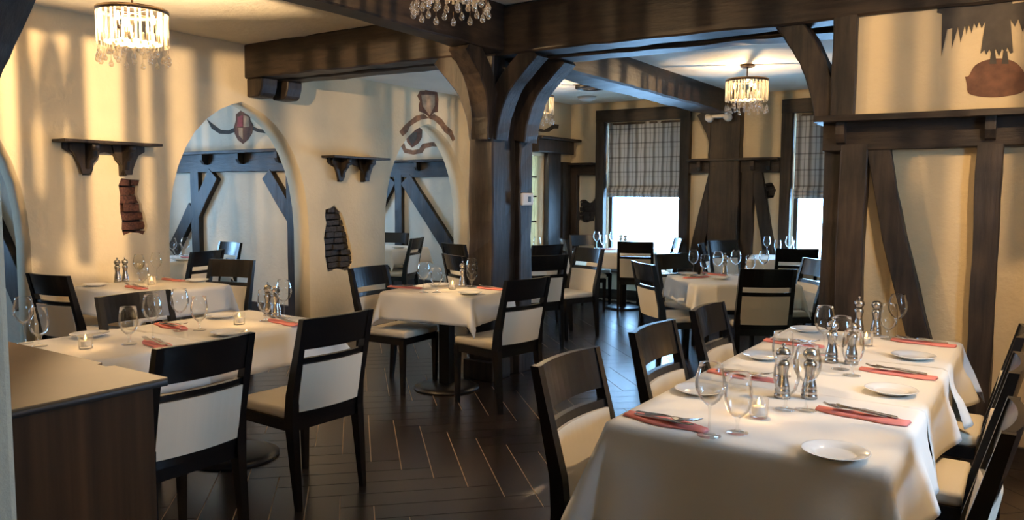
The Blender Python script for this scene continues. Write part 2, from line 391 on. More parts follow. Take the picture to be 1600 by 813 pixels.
ob('glazing_bar', box('glazing_bar', XJ-.14, XJ-.10, 9.26, 9.28, .75, 2.02), 'black_metal', wn)

# timber wall at right (faces the camera, ends at the opening)
wall_middle = st(ob('wall_middle', box('wall_middle', -1.08, XR+.2, YB, YB+.34, 0, CZ+.05), 'plaster_tan_warm_lit'))
yt = YB-.03
T('timber_post', [(-1.075, YB+.17, 0), (-1.075, YB+.17, 1.93)], (1, 0, 0), .055, .20, wall_middle)
T('timber_post', [(-.955, yt, 0), (-.955, yt, 1.80)], (0, 1, 0), .055, .075, wall_middle)
T('timber_post', [(-1.035, YB+.1, 1.93), (-1.035, YB+.1, 2.58)], (0, 1, 0), .14, .068, wall_middle)
T('timber_rail', [(-1.13, yt, 1.85), (XR, yt, 1.85)], (0, 1, 0), .05, .085, wall_middle, 'timber_beam')
T('rail_shelf', [(-1.16, YB-.07, 1.945), (XR, YB-.07, 1.935)], (0, 0, 1), .018, .13, wall_middle, 'timber_beam', .003)
T('timber_post', [(-.262, yt, 0), (-.262, yt, 1.78)], (0, 1, 0), .055, .062, wall_middle)
T('timber_post', [(.72, yt, 0), (.72, yt, 1.78)], (0, 1, 0), .055, .07, wall_middle)
T('timber_brace', [(-.83, yt, 1.80), (-.72, yt, 1.25), (-.60, yt, .80), (-.46, yt, .25), (-.44, yt, .12)], (0, 1, 0), .045, .062, wall_middle)
def bracket(x, y, z, par, ax='y'):
    b = bmesh.new()
    pr_ = [(0, 0), (.085, 0), (.085, -.07), (.055, -.115), (0, -.13)]
    f = []
    for s in (-.025, .025):
        f.append([b.verts.new((x+s, y-q[0], z+q[1]) if ax == 'y' else (x+q[0], y+s, z+q[1])) for q in pr_])
    n = len(pr_); b.faces.new(f[0]); b.faces.new(f[1][::-1])
    for i in range(n): b.faces.new((f[0][i], f[0][(i+1) % n], f[1][(i+1) % n], f[1][i]))
    ob('rail_bracket', me_bm('rail_bracket', b), 'timber', par)
for px in (1317, 1549): bracket(gy(px, 200, YB-.06).x, YB-.06, 1.925, wall_middle)
bracket(.75, YB-.06, 1.925, wall_middle)
T('baseboard', [(-.9, YB-.015, .06), (XR, YB-.015, .06)], (0, 1, 0), .02, .06, wall_middle, 'timber_beam', .003)

# far wall with two windows
W1, W2 = (-5.22, -4.09), (-2.63, -1.50)
WZ0, WZ1 = .45, 2.50
hole = lambda w_: [(w_[0], WZ0), (w_[1], WZ0), (w_[1], WZ1), (w_[0], WZ1)]
pf1 = rough([tuple(gy(*p, YF).xz) for p in ((905, 314), (914, 311), (922, 318), (930, 308), (931, 330), (928, 345), (916, 349), (905, 345))], 2, .012)
pf2 = rough([tuple(gy(*p, YF).xz) for p in ((1193, 288), (1206, 285), (1213, 298), (1208, 308), (1195, 312))], 2, .012)
pf3 = rough([tuple(gy(*p, YF).xz) for p in ((1086, 362), (1098, 352), (1108, 360), (1110, 382), (1092, 392), (1086, 384))], 2, .012)
out = [(XJ-.2, 0), (XR+.2, 0), (XR+.2, CZF+.05), (XJ-.2, CZF+.05)]
wall_far = st(ob('wall_far', flat('wall_far', [out, hole(W1), hole(W2), pf1, pf2, pf3], lambda a, b_, d: (a, YF+d, b_), .24), 'plaster'))
ff = lambda a, z, d: (a, YF+d, z)
for lp in (pf1, pf2, pf3):
    xs = [p[0] for p in lp]; zs = [p[1] for p in lp]
    ob('mortar_bed', box('mortar_bed', min(xs)-.05, max(xs)+.05, YF+.10, YF+.14, min(zs)-.05, max(zs)+.05), 'mortar', wall_far)
    brick_patch(lp, .08, 'brick_dark', wall_far, .18, .065, ff, min(xs)-.02, max(xs)+.02, min(zs)-.03, max(zs)+.02)
ym = YF-.03
def window(n, w_, blind_label):
    o = empty('window_%d' % n, (0, 0, 0)); st(o)
    cw = .135
    for xa in (w_[0]-cw/2, w_[1]+cw/2): T('window_casing', [(xa, ym, .30), (xa, ym, WZ1+.02)], (0, 1, 0), .05, cw/2, o, 'timber', .003)
    T('window_head', [(w_[0]-cw, ym, WZ1+.09), (w_[1]+cw, ym, WZ1+.09)], (0, 1, 0), .055, .085, o, 'timber_beam', .003)
    ob('window_sill', box('window_sill', w_[0]-cw, w_[1]+cw, YF-.14, YF+.1, WZ0-.05, WZ0, .01), 'timber', o)
    for xa in (w_[0], w_[1]-.05): ob('sash_stile', box('sash_stile', xa, xa+.05, YF+.1, YF+.15, WZ0, WZ1), 'timber', o)
    for z in (WZ0, 1.60, WZ1-.06): ob('sash_rail', box('sash_rail', w_[0]+.05, w_[1]-.05, YF+.1, YF+.15, z, z+.06), 'timber', o)
    ob('pane', box('pane', w_[0]+.05, w_[1]-.05, YF+.12, YF+.126, WZ0+.06, WZ1-.06), 'pane', o)
    # roman blind
    nx, prof = 44, []
    z = WZ1+.02
    while z > 1.60: prof.append((z, 0)); z -= .06
    prof += [(1.60, 0), (1.565, .035), (1.535, .04), (1.545, .005), (1.52, .045), (1.49, .05), (1.50, .01), (1.475, .05), (1.455, .03), (1.46, .0)]
    v_, f_ = [], []
    hwd = (w_[1]-w_[0])/2 - .02
    for k, (z, d) in enumerate(prof):
        for i in range(nx+1):
            x = -hwd + 2*hwd*i/nx
            v_.append((x, -d - .012*math.sin(x*34+k*.25)*max(0, 1-k/18) - .006*math.sin(x*9+k), z))
    for k in range(len(prof)-1):
        for i in range(nx): a = k*(nx+1)+i; f_.append((a, a+1, a+nx+2, a+nx+1))
    bl = empty('roman_blind', ((w_[0]+w_[1])/2, YF+.03, 0), 0, blind_label, 'blind', 'plaid roman blinds on the far windows')
    fo = ob('blind_fabric', me_from('blind_fabric', v_, f_, True), 'plaid', bl)
    sm = fo.modifiers.new('s', 'SOLIDIFY'); sm.thickness = .003
    ob('head_rail', box('head_rail', -hwd, hwd, -.01, .03, WZ1-.03, WZ1+.0), 'timber', bl)
window(1, W1, 'grey plaid roman blind half raised on the wide window left of the far post')
window(2, W2, 'grey plaid roman blind on the far window partly hidden by the right timber post')
T('timber_rail', [(-5.95, ym, 1.84), (-5.36, ym, 1.84)], (0, 1, 0), .05, .075, wall_far, 'timber_beam')
T('rail_shelf', [(-5.80, YF-.07, 1.925), (-5.36, YF-.07, 1.925)], (0, 0, 1), .016, .11, wall_far, 'timber_beam', .003)
T('timber_rail', [(-3.95, ym, 1.86), (-2.77, ym, 1.86)], (0, 1, 0), .05, .08, wall_far, 'timber_beam')
T('rail_shelf', [(-3.95, YF-.07, 1.95), (-2.77, YF-.07, 1.95)], (0, 0, 1), .016, .11, wall_far, 'timber_beam', .003)
for x in (-3.80, -3.60, -3.1, -2.9): bracket(x, YF-.06, 1.93, wall_far)
T('timber_post', [(-3.46, YF-.05, 0), (-3.46, YF-.05, 2.6)], (0, 1, 0), .09, .20, wall_far)
T('timber_post', [(-3.17, ym, 0), (-3.17, ym, 1.8)], (0, 1, 0), .05, .08, wall_far)
T('timber_post', [(-5.72, ym, 0), (-5.72, ym, 1.8)], (0, 1, 0), .05, .07, wall_far)
T('timber_brace', [(-3.60, ym, 1.80), (-3.80, ym, .90), (-3.88, ym, .4)], (0, 1, 0), .04, .085, wall_far)
T('timber_brace', [(-3.07, ym, 1.80), (-2.90, ym, .90), (-2.84, ym, .4)], (0, 1, 0), .04, .075, wall_far)
T('timber_brace', arc([(-3.62, YF-.06, 1.96), (-3.64, YF-.06, 2.25), (-3.80, YF-.06, 2.56)]), (0, 1, 0), .05, .06, wall_far)
T('baseboard', [(XJ, YF-.015, .07), (XR, YF-.015, .07)], (0, 1, 0), .02, .07, wall_far, 'timber_beam', .003)

# side and near walls (out of frame), with the daylight window on the right
out = [(YN-.2, 0), (YF+.2, 0), (YF+.2, CZ+.1), (YN-.2, CZ+.1)]
wall_right = st(ob('wall_right', flat('wall_right', [out, [(2.25, 1.3), (3.15, 1.3), (3.15, 2.4), (2.25, 2.4)]], lambda a, b_, d: (XR+d, a, b_), .2), 'plaster'))
w4 = empty('window_4'); st(w4)
for y in (2.21, 3.13): ob('window_casing', box('window_casing', XR-.03, XR+.12, y-.02, y+.07, 1.3, 2.4), 'timber', w4)
for z in (1.25, 2.37): ob('window_casing', box('window_casing', XR-.03, XR+.12, 2.17, 3.22, z, z+.08), 'timber', w4)
ob('pane', box('pane', XR+.09, XR+.095, 2.27, 3.14, 1.33, 2.37), 'pane', w4)
st(ob('daylight_blocker', box('daylight_blocker', .95, XR, 3.75, 3.9, 0, CZ), 'plaster'))  # unseen stub added to keep the window's daylight off the right timber wall
st(ob('wall_near', box('wall_near', XA-.2, XR+.2, YN-.2, YN, 0, CZ+.1), 'plaster'))
# alcove beyond the arches
out = [(YN-.2, 0), (YF+.2, 0), (YF+.2, 2.9), (YN-.2, 2.9)]
holes = [[(c-.45, 1.1), (c+.45, 1.1), (c+.45, 2.1), (c-.45, 2.1)] for c in (5.0, 8.1, 1.9)]
wall_alcove = st(ob('wall_alcove', flat('wall_alcove', [out] + holes, lambda a, b_, d: (XA-d, a, b_), .2), 'plaster_white'))
for i, c in enumerate((1.9, 5.0, 8.1)):
    wv = empty('window_%d' % (5+i)); st(wv)
    for y in (c-.49, c+.43): ob('window_casing', box('window_casing', XA-.1, XA+.03, y, y+.06, 1.1, 2.1), 'timber', wv)
    for z in (1.05, 2.08): ob('window_casing', box('window_casing', XA-.1, XA+.03, c-.51, c+.51, z, z+.07), 'timber', wv)
    ob('pane', box('pane', XA-.08, XA-.075, c-.43, c+.43, 1.12, 2.08), 'pane', wv)
P1, P3, P0 = 6.28, 9.43, 3.16
parts = []
for i, py in enumerate((P0, P1, P3)):
    wv = st(ob(('wall_alcove_near', 'wall_alcove_middle', 'wall_alcove_far')[i], box('partition', XA, XL-.24, py, py+.15, 0, 2.8), 'plaster_white'))
    parts.append(wv)
    T('rail_shelf', [(XA, py-.06, 1.985), (XL-.24, py-.06, 1.985)], (0, 0, 1), .018, .10, wv, 'timber_beam', .003)
    T('timber_rail', [(XA, py-.02, 1.86), (XL-.24, py-.02, 1.86)], (0, 1, 0), .04, .115, wv, 'timber_beam')
    for x in (-9.6, -8.9, -8.2, -7.5): bracket(x+.1*i, py-.06, 1.965, wv)
    T('baseboard', [(XA, py-.015, .08), (XL-.24, py-.015, .08)], (0, 1, 0), .02, .08, wv, 'timber_beam', .003)
def q(px, py, Y): return gy(px, py, Y)
yq = P1-.02; wv = parts[1]
def tq(name, pa, pb, wpx, Y, par):
    a, b_ = q(*pa, Y), q(*pb, Y); d = (q(pa[0]+wpx, pa[1], Y)-a).length/2
    T(name, [(a.x, Y, a.z), (b_.x, Y, b_.z)], (0, 1, 0), .045, d, par)
zq = lambda x: (x, 0)
for xpx in (309, 460):
    x = q(xpx, 330, yq).x; T('timber_post', [(x, yq, 0), (x, yq, 1.78)], (0, 1, 0), .045, .085, wv)
tq('timber_brace', (337, 272), (306, 338), 16, yq, wv); tq('timber_brace', (420, 272), (462, 345), 16, yq, wv); tq('timber_brace', (305, 325), (272, 392), 14, yq, wv)
yq = P3-.02; wv = parts[2]
x = q(625, 330, yq).x; T('timber_post', [(x, yq, 0), (x, yq, 1.78)], (0, 1, 0), .045, .075, wv)
tq('timber_brace', (636, 280), (712, 400), 18, yq, wv); tq('timber_brace', (614, 280), (588, 330), 16, yq, wv)
yq = P0-.02; wv = parts[0]
tq('timber_brace', (-25, 320), (42, 470), 24, yq, wv); x = -9.4; T('timber_post', [(x, yq, 0), (x, yq, 1.78)], (0, 1, 0), .045, .08, wv)

# pale pier at the left edge, close to the camera
pe = gz(22, 650, 1.0)
pk = 1.72/ (pe-CAM).length; pc = CAM + (pe-CAM)*pk
st(ob('wall_pier', box('wall_pier', pc.x-1.2, pc.x, pc.y-.35, pc.y, 0, CZ, .012), 'plaster_pier'))

# ------------------------------------------------------------------ beams and columns
def beam(label, items, mat='timber_beam'):
    o = empty('ceiling_beam', (0, 0, 0), 0, label, 'beam', 'dark ceiling beams')
    for nm, path, U, a, b_ in items: T(nm, path, U, a, b_, o, mat, .008)
    return o
bl_ = beam('dark hewn double beam running from the timber column to the arched wall', [
    ('beam_timber', [(XL-.02, 5.19, 2.77), (-3.72, 5.19, 2.75)], (0, 1, 0), .11, .165),
    ('beam_timber', [(XL-.02, 5.49, 2.77), (-3.72, 5.49, 2.75)], (0, 1, 0), .12, .165)])
for yy in (5.19, 5.50):
    b = bmesh.new(); pr_ = [(0, 0), (.24, 0), (.23, -.08), (.20, -.155), (.17, -.18), (0, -.18)]
    f = [[b.verts.new((XL+p_[0], yy+s, 2.605+p_[1])) for p_ in pr_] for s in (-.095, .095)]
    b.faces.new(f[0]); b.faces.new(f[1][::-1])
    for i in range(6): b.faces.new((f[0][i], f[0][(i+1) % 6], f[1][(i+1) % 6], f[1][i]))
    bmesh.ops.bevel(b, geom=list(b.edges), offset=.012, segments=1, affect='EDGES')
    ob('corbel', me_bm('corbel', b), 'timber', bl_)
bm_ = beam('dark hewn double beam spanning the opening from the column to the right timber wall', [
    ('beam_timber', [(-3.72, 5.19, 2.745), (XR, 5.19, 2.715)], (0, 1, 0), .11, .185),
    ('beam_timber', [(-3.72, 5.48, 2.735), (-1.0, 5.48, 2.715)], (0, 1, 0), .12, .19)])
beam('dark hewn beam running from the column towards the camera overhead', [('beam_timber', arc([(-3.58, 5.1, 2.76), (-3.59, 4.3, 2.76), (-3.56, 3.2, 2.765), (-3.60, 1.5, 2.76), (-3.58, YN, 2.76)]), (1, 0, 0), .09, .185)])
beam('dark hewn beam crossing the far room ceiling from column to far wall', [('beam_timber', [(-3.50, 5.6, 2.67), (-3.52, YF, 2.67)], (1, 0, 0), .165, .15)])
beam('dark beam overhead between the pale pier and the right side', [('beam_timber', [(-2.2, .95, 2.76), (XR, .95, 2.76)], (0, 1, 0), .1, .17)])
col = empty('timber_column', (-3.72, 5.4, 0), 0, 'thick double timber column with curved braces in the middle of the room', 'column')
colo = Vector((-3.72, 5.4, 0))
def TC(name, path, U, a, b_, par=col, org=colo):
    o = ob(name, timber_mesh(name, [Vector(p)-org for p in path], U, a, b_, .013 if 'post' in name else .004), 'timber', par); return o
TC('post', [(-3.72, 5.195, .0), (-3.72, 5.195, 2.56)], (1, 0, 0), .12, .095)
p2 = TC('post', [(-3.72, 5.585, .0), (-3.72, 5.585, 2.56)], (1, 0, 0), .12, .095)
TC('filler_post', [(-3.74, 5.39, .0), (-3.74, 5.39, 2.56)], (1, 0, 0), .10, .10)
for a, b_ in ((5.07, 5.33), (5.46, 5.71)): ob('plinth', box('plinth', -.15, .14, a-5.4, b_-5.4, 0, .16, .01), 'timber', col)
TC('brace', arc([(-4.13, 5.19, 2.60), (-3.90, 5.19, 2.36), (-3.79, 5.19, 2.13), (-3.75, 5.19, 1.93)]), (0, 1, 0), .09, .085)
TC('brace', arc([(-4.13, 5.49, 2.60), (-3.90, 5.49, 2.36), (-3.79, 5.49, 2.13), (-3.75, 5.49, 1.93)]), (0, 1, 0), .09, .085)
TC('brace', arc([(-3.25, 5.19, 2.58), (-3.49, 5.19, 2.35), (-3.60, 5.19, 2.12), (-3.64, 5.19, 1.93)]), (0, 1, 0), .085, .07)
TC('brace', arc([(-3.23, 5.56, 2.58), (-3.47, 5.56, 2.35), (-3.58, 5.56, 2.12), (-3.62, 5.56, 1.93)]), (0, 1, 0), .10, .08)
TC('brace', arc([(-3.60, 4.70, 2.60), (-3.62, 4.93, 2.40), (-3.66, 5.08, 2.15), (-3.69, 5.12, 1.93)]), (1, 0, 0), .085, .08)
bcol = empty('curved_brace', (-1.1, 5.2, 1.93), 0, 'curved timber brace under the beam at the right timber post', 'brace')
ob('brace_timber', timber_mesh('brace_timber', [p_-Vector((-1.1, 5.2, 1.93)) for p_ in arc([(-1.41, 5.2, 2.60), (-1.26, 5.2, 2.38), (-1.17, 5.2, 2.17), (-1.12, 5.2, 1.945)])], (0, 1, 0), .09, .072, .006), 'timber', bcol)
nb = empty('curved_brace', (pc.x, pc.y+.1, 1.7), 0, 'dark curved brace at the top left corner above the pier', 'brace')
ba = CAM + ray(-62, 120)*(2.05); bb = CAM + ray(-4, -8)*2.05; bc = bb + Vector((.25, .1, .5)); bo = ba + Vector((-.08, -.03, -.25))
ob('brace_timber', timber_mesh('brace_timber', [p_-Vector(nb.location) for p_ in arc([bo, ba, bb, bc])], (-.3, .95, 0), .07, .05, .004), 'timber', nb)

# thermostat on rear post
tp = gx(821, 312, -3.60)
t = empty('thermostat', (-3.598, tp.y, tp.z-.05), 0, 'small white thermostat on the side of the timber column', 'thermostat')
ob('case', box('case', 0, .025, -.085, .085, 0, .105, .012), 'white_plastic', t); ob('screen', box('screen', .024, .028, .0, .04, .03, .075), 'black_metal', t)
# emergency light under the far beam end
t = empty('emergency_light', (-3.50, 9.93, 2.47), 0, 'white two-headed emergency light at the far end of the beam', 'light')
ob('case', box('case', -.10, .10, -.04, .12, 0, .045, .015), 'white_plastic', t)
for s in (-1, 1): ob('lamp_head', lathe('lamp_head', [(0, -.05), (.05, -.05), (.055, 0), (.04, .04), (0, .05)], 16), 'white_plastic', t, (s*.12, -.02, .01), (R(70), 0, 0))
vp = gz(925, 134, CZF); t = empty('ceiling_vent', (vp.x, vp.y, CZF-.035), 0, 'round dark ceiling vent beside the far beam', 'vent')
ob('rim', lathe('rim', [(.16, .035), (.20, .03), (.20, .0), (.17, -.005), (.16, .035)], 28), 'black_metal', t)
for k in range(6):
    yk = -.125+.05*k; hw_ = math.sqrt(.165**2-yk**2); ob('louvre', box('louvre', -hw_, hw_, yk-.012, yk+.012, .005, .012), 'steel', t)
vp = gz(917, 151, CZF); t = empty('smoke_detector', (vp.x, vp.y, CZF-.06), 0, 'white round smoke detector on the far ceiling', 'detector')
ob('body', lathe('body', [(0, 0), (.06, 0), (.11, .025), (.13, .06), (0, .06)], 24), 'white_plastic', t)

# ------------------------------------------------------------------ wall shelves
def wall_shelf(y0, y1, z, label):
    o = empty('wall_shelf', (XL, (y0+y1)/2, z-.27), 0, label, 'shelf', 'small dark wall shelves'); h = (y1-y0)/2
    ob('shelf_board', box('shelf_board', 0, .20, -h, h, .245, .27, .006), 'timber', o)
    ob('apron', flat('apron', [[(-h+.07, .245), (h-.07, .245), (h-.07, .20), (h-.12, .17), (h-.19, .14), (.10, .165), (0, .185), (-.10, .165), (-h+.19, .14), (-h+.12, .17), (-h+.07, .20)]], lambda a, b_, d: (.01+d, a, b_), .025), 'timber', o)
    pr_ = [(0, .245), (.17, .245), (.165, .20), (.13, .185), (.12, .14), (.075, .11), (.06, .04), (.03, .0), (0, -.01)]
    for s in (-1, 1):
        ob('shelf_bracket', flat('shelf_bracket', [pr_], lambda a, b_, d: (a, s*(h-.26)-.03+d, b_), .06), 'timber', o)
    # shaped cheek boards facing the room
        ob('cheek', flat('cheek', [[(-.13, .245), (.13, .245), (.13, .19), (.10, .17), (.075, .12), (.05, .06), (.035, .0), (-.02, .0), (-.05, .08), (-.10, .14)]], lambda a, b_, d: (.03+d, s*(h-.24)+s*a, b_), .03), 'timber', o)
wall_shelf(3.23, 4.06, 1.91, 'dark wooden wall shelf on the warm-lit wall left of the middle arch')
wall_shelf(6.05, 6.93, 1.90, 'dark wooden wall shelf between the two pointed arches')

# ------------------------------------------------------------------ painted murals (thin paint layers on the plaster)
def paint(root, name, loops, plane, mat, thick=.004, lift=0):
    ax, c = plane
    if ax == 'x': lp = [[tuple(gx(*p, c).yz) for p in l] for l in loops]; fn = lambda a, b_, d: (c+lift+d, a, b_)
    else: lp = [[tuple(gy(*p, c).xz) for p in l] for l in loops]; fn = lambda a, b_, d: (a, c-lift-d, b_)
    return ob(name, flat(name, lp, fn, thick), mat, root)
m = empty('bird_mural', (0, 0, 0), 0, 'dark painted bird perched on a brown mound on the right wall', 'mural')
wing = [(1464, -40), (1466, 2), (1457, 6), (1466, 9), (1464, 20), (1472, 22), (1471, 88), (1480, 46), (1488, 44), (1487, 76), (1497, 42), (1501, 66), (1508, 38), (1510, 54), (1514, 38), (1518, 52), (1522, 36), (1526, 44), (1530, 34), (1534, 44), (1540, 33), (1532, 84), (1538, 78), (1541, 86), (1546, 77), (1551, 88), (1556, 76), (1561, 88), (1566, 76), (1571, 84), (1574, 74), (1579, 84), (1583, 82), (1579, 30), (1586, 42), (1591, 30), (1598, 50), (1606, 28), (1625, 60), (1632, 20), (1640, -40), (1608, -40), (1600, 3), (1582, 6), (1578, -40), (1540, -40), (1538, 4), (1500, 7), (1488, 4), (1484, -40)]
paint(m, 'bird_body', [wing], ('y', YB), 'paint_bird')
for cx_ in (1552, 1571): paint(m, 'bird_leg', [[(cx_-3, 80), (cx_+3, 80), (cx_+5, 100), (cx_-6, 100)]], ('y', YB), 'paint_bird', .005)
paint(m, 'mound', [[(p_.x, p_.y) for p_ in arc([(a_, b_, 0) for a_, b_ in [(1508, 120), (1514, 118), (1524, 102), (1545, 93), (1570, 92), (1590, 100), (1603, 120), (1600, 142), (1575, 150), (1545, 152), (1515, 147), (1511, 133), (1508, 120)]], 4)[:-1]]], ('y', YB), 'paint_brown', .003)
m = empty('shield_mural', (0, 0, 0), 0, 'painted quartered shield with brown ribbon seen through the middle arch', 'mural')
Y1 = P1-.001
paint(m, 'ribbon', [[(323, 186), (333, 194), (345, 203), (357, 204), (368, 199), (369, 206), (357, 210), (343, 209), (331, 201)]], ('y', Y1), 'paint_bird', .003)
paint(m, 'ribbon', [[(394, 197), (405, 202), (420, 203), (432, 198), (434, 203), (420, 209), (404, 207), (394, 203)]], ('y', Y1), 'paint_bird', .003)
paint(m, 'shield_border', [[(380, 169), (386, 173), (391, 178), (391, 188), (396, 196), (394, 208), (388, 218), (380, 225), (372, 219), (367, 209), (366, 198), (369, 188), (369, 179), (375, 174)]], ('y', Y1), 'paint_brown', .004)
paint(m, 'shield_field', [[(372, 183), (380, 180), (380, 198), (371, 198)]], ('y', Y1), 'paint_red', .006)
paint(m, 'shield_field', [[(381, 180), (389, 183), (390, 198), (381, 199)]], ('y', Y1), 'paint_tan', .006)
paint(m, 'shield_field', [[(373, 200), (380, 200), (380, 218), (374, 212)]], ('y', Y1), 'paint_tan', .006)
m = empty('crest_mural', (0, 0, 0), 0, 'painted brown crest above the pointed arch beside the column', 'mural')
paint(m, 'crest', [[(670, 127), (675, 135), (677, 142), (683, 144), (685, 155), (684, 168), (684, 175), (678, 176), (671, 184), (664, 178), (655, 174), (654, 165), (656, 158), (652, 150), (656, 142), (664, 142), (666, 134)]], ('x', XL), 'paint_brown', .003)
paint(m, 'crest_face', [[(658, 148), (679, 148), (679, 165), (671, 180), (660, 166)]], ('x', XL), 'paint_tan', .005)
paint(m, 'ribbon', [[(624, 206), (632, 196), (640, 189), (650, 181), (662, 178), (669, 184), (678, 178), (690, 186), (697, 196), (706, 204), (711, 218), (707, 221), (702, 212), (694, 206), (688, 197), (678, 188), (669, 185), (658, 187), (647, 193), (640, 198), (637, 206), (629, 213)]], ('x', XL), 'paint_ochre', .003)
m = empty('shield_mural', (0, 0, 0), 0, 'painted shield and ochre ribbon seen through the arch beside the column', 'mural')
Y3 = P3-.001
paint(m, 'ribbon', [[(624, 225), (632, 224), (634, 232), (645, 235), (655, 233), (660, 225), (675, 222), (695, 224), (695, 231), (676, 229), (664, 232), (660, 239), (646, 242), (632, 239), (628, 231)]], ('y', Y3), 'paint_ochre', .003)
paint(m, 'shield', [[(634, 205), (660, 196), (659, 215), (654, 224), (644, 231), (636, 222)]], ('y', Y3), 'paint_brown', .004)
paint(m, 'shield_field', [[(639, 209), (652, 206), (651, 218), (644, 227), (639, 219)]], ('y', Y3), 'paint_bird', .006)
m = empty('ribbon_mural', (0, 0, 0), 0, 'small dark painted ribbon above the narrow window behind the column', 'mural')
paint(m, 'ribbon', [[(840, 200), (850, 203), (858, 199), (864, 194), (873, 195), (872, 201), (865, 201), (858, 206), (848, 207), (840, 205)]], ('x', XJ), 'paint_bird', .003)

# ------------------------------------------------------------------ chandeliers
ring_m = lathe('ring', [(.205, 0), (.21, 0), (.21, .026), (.205, .026), (.205, 0)], 40); rod_m = lathe('rod', [(0, -.19), (.0072, -.19), (.007, 0), (0, 0)], 6)
drop_m = lathe('drop', [(0, -.034), (.010, -.031), (.016, -.018), (.012, -.004), (.004, .009), (0, .018)], 8); link_m = lathe('wire', [(0, 0), (.0012, 0), (.0012, .03), (0, .03)], 4)
diff_m = lathe('added_diffuser', [(0, -.178), (.165, -.178), (.168, -.174), (0, -.172)], 32); canopy_m = lathe('canopy', [(0, 0), (.07, 0), (.075, .015), (.06, .025), (0, .025)], 24); bulb_m = lathe('bulb', [(0, 0), (.008, .004), (.011, .02), (.006, .045), (0, .06)], 10)
sock_m = lathe('socket', [(0, -.05), (.007, -.05), (.007, 0), (0, 0)], 10)
for mm_, k in ((ring_m, 'bronze'), (rod_m, 'rod_glass'), (drop_m, 'crystal'), (link_m, 'bronze'), (canopy_m, 'bronze'), (bulb_m, 'bulb'), (sock_m, 'bronze'), (diff_m, 'added_diffuser_glass')): mm_.materials.append(MT[k])
def chandelier(x, y, zr, zc, label, power=1.0, nrod=36, added_diffuser=True):
    o = empty('chandelier', (x, y, zr), random.random(), label, 'chandelier', 'crystal drum chandeliers')
    ob('ring', ring_m, None, o)
    if added_diffuser: ob('added_diffuser', diff_m, None, o)  # disc added to dim the bulb light falling straight down
    ob('stem', lathe('stem', [(0, .05), (.007, .05), (.007, zc-zr), (0, zc-zr)], 8), 'bronze', o)
    ob('canopy', canopy_m, None, o, (0, 0, zc-zr-.025))
    b = bmesh.new()
    for k in range(2):
        box_bm(b, -.205 if k == 0 else -.006, .205 if k == 0 else .006, -.006 if k == 0 else -.205, .006 if k == 0 else .205, .004, .012)
    ob('spoke', me_bm('spoke', b), 'bronze', o)
    for i in range(nrod):
        a = 2*math.pi*(i+random.uniform(-.35, .35))/nrod; ob('glass_rod', rod_m, None, o, (.2*math.cos(a), .2*math.sin(a), 0))
    for i in range(14):
        a = 2*math.pi*(i+.5)/14; ob('glass_rod', rod_m, None, o, (.115*math.cos(a), .115*math.sin(a), -.09), None).scale = (1, 1, .55)
    nd_ = 26
    for i in range(nd_):
        a = 2*math.pi*(i+.5)/nd_
        for rr, dz in ((.2, -.245 - .03*(i % 2)), (.13, -.22 - .02*(i % 2))):
            if rr < .2 and i % 2: continue
            d = ob('crystal_drop', drop_m, None, o, (rr*math.cos(a), rr*math.sin(a), dz)); ob('wire', link_m, None, d, (0, 0, .014))
    for i in range(3):
        a = math.pi/4 + i*math.pi/1.5; bx_, by_ = .12*math.cos(a), .12*math.sin(a)
        ob('socket', sock_m, None, o, (bx_, by_, -.06)); ob('bulb', bulb_m, None, o, (bx_, by_, -.06))
    l = bpy.data.lights.new('bulb_light', 'POINT'); l.color = (1, .68, .36); l.energy = BULB_W*power; l.shadow_soft_size = .005
    lo = bpy.data.objects.new('bulb_light', l); C.objects.link(lo); lo.parent = o; lo.location = (0, 0, -.018)
c1 = CAM + ray(207, 22)*4.9
chandelier(c1.x, c1.y, c1.z, CZ, 'crystal drum chandelier glowing on the left before the cream arched wall', 4.4)
c2 = CAM + ray(704, -66)*4.15
chandelier(c2.x, c2.y, c2.z, CZ, 'crystal drum chandelier cut off by the top of the picture above the column', .65)
c3 = gz(1168, 101, CZF)
chandelier(c3.x, c3.y, CZF-.17, CZF, 'crystal drum chandelier hanging in the far room right of the beam', .7)
c4 = gz(838, 180, 2.42)
chandelier(c4.x, c4.y, CZF-.17, CZF, 'crystal drum chandelier half hidden behind the column brace', .4)
chandelier(.35, 3.45, CZ-.25, CZ, 'crystal drum chandelier over the long table, above the picture', 1.6, added_diffuser=False)

chandelier(-8.7, 4.5, 2.45, 2.75, 'crystal drum chandelier beyond the middle arch, hidden by the cream wall', .45)
chandelier(-8.4, 7.6, 2.45, 2.75, 'crystal drum chandelier beyond the arch by the column, hidden by the wall', .45)

# ------------------------------------------------------------------ chairs
def yb(z):
    P = [(0, -.245), (.43, -.205), (.55, -.215), (.92, -.305)]
    for (z0, y0), (z1, y1) in zip(P, P[1:]):
        if z <= z1: return y0+(y1-y0)*(z-z0)/(z1-z0)
    return -.305
def rect(x, y, z, w_, d): return [(x-w_/2, y-d/2, z), (x+w_/2, y-d/2, z), (x+w_/2, y+d/2, z), (x-w_/2, y+d/2, z)]
def back_post(s):
    return loft('back_post', [rect(s*.205, yb(z), z, w_, d) for z, w_, d in ((0, .026, .028), (.2, .034, .042), (.43, .04, .058), (.55, .038, .052), (.75, .034, .04), (.92, .032, .032))])
def front_leg(s): return loft('leg', [rect(s*.2, .195, z, w_, w_) for z, w_ in ((0, .027), (.42, .042))])
def curved(name, z0, z1, hw_, th, bow, yo=0, n=10, zs=None):
    rings = []
    for i in range(n+1):
        x = -hw_+2*hw_*i/n; c = bow*(1-(x/hw_)**2)
        rings.append([(x, yb(z)-c+yo+s*th/2, z) for z, s in ((z0, -1), (z1, -1), (z1, 1), (z0, 1))])
    return loft(name, rings, False)
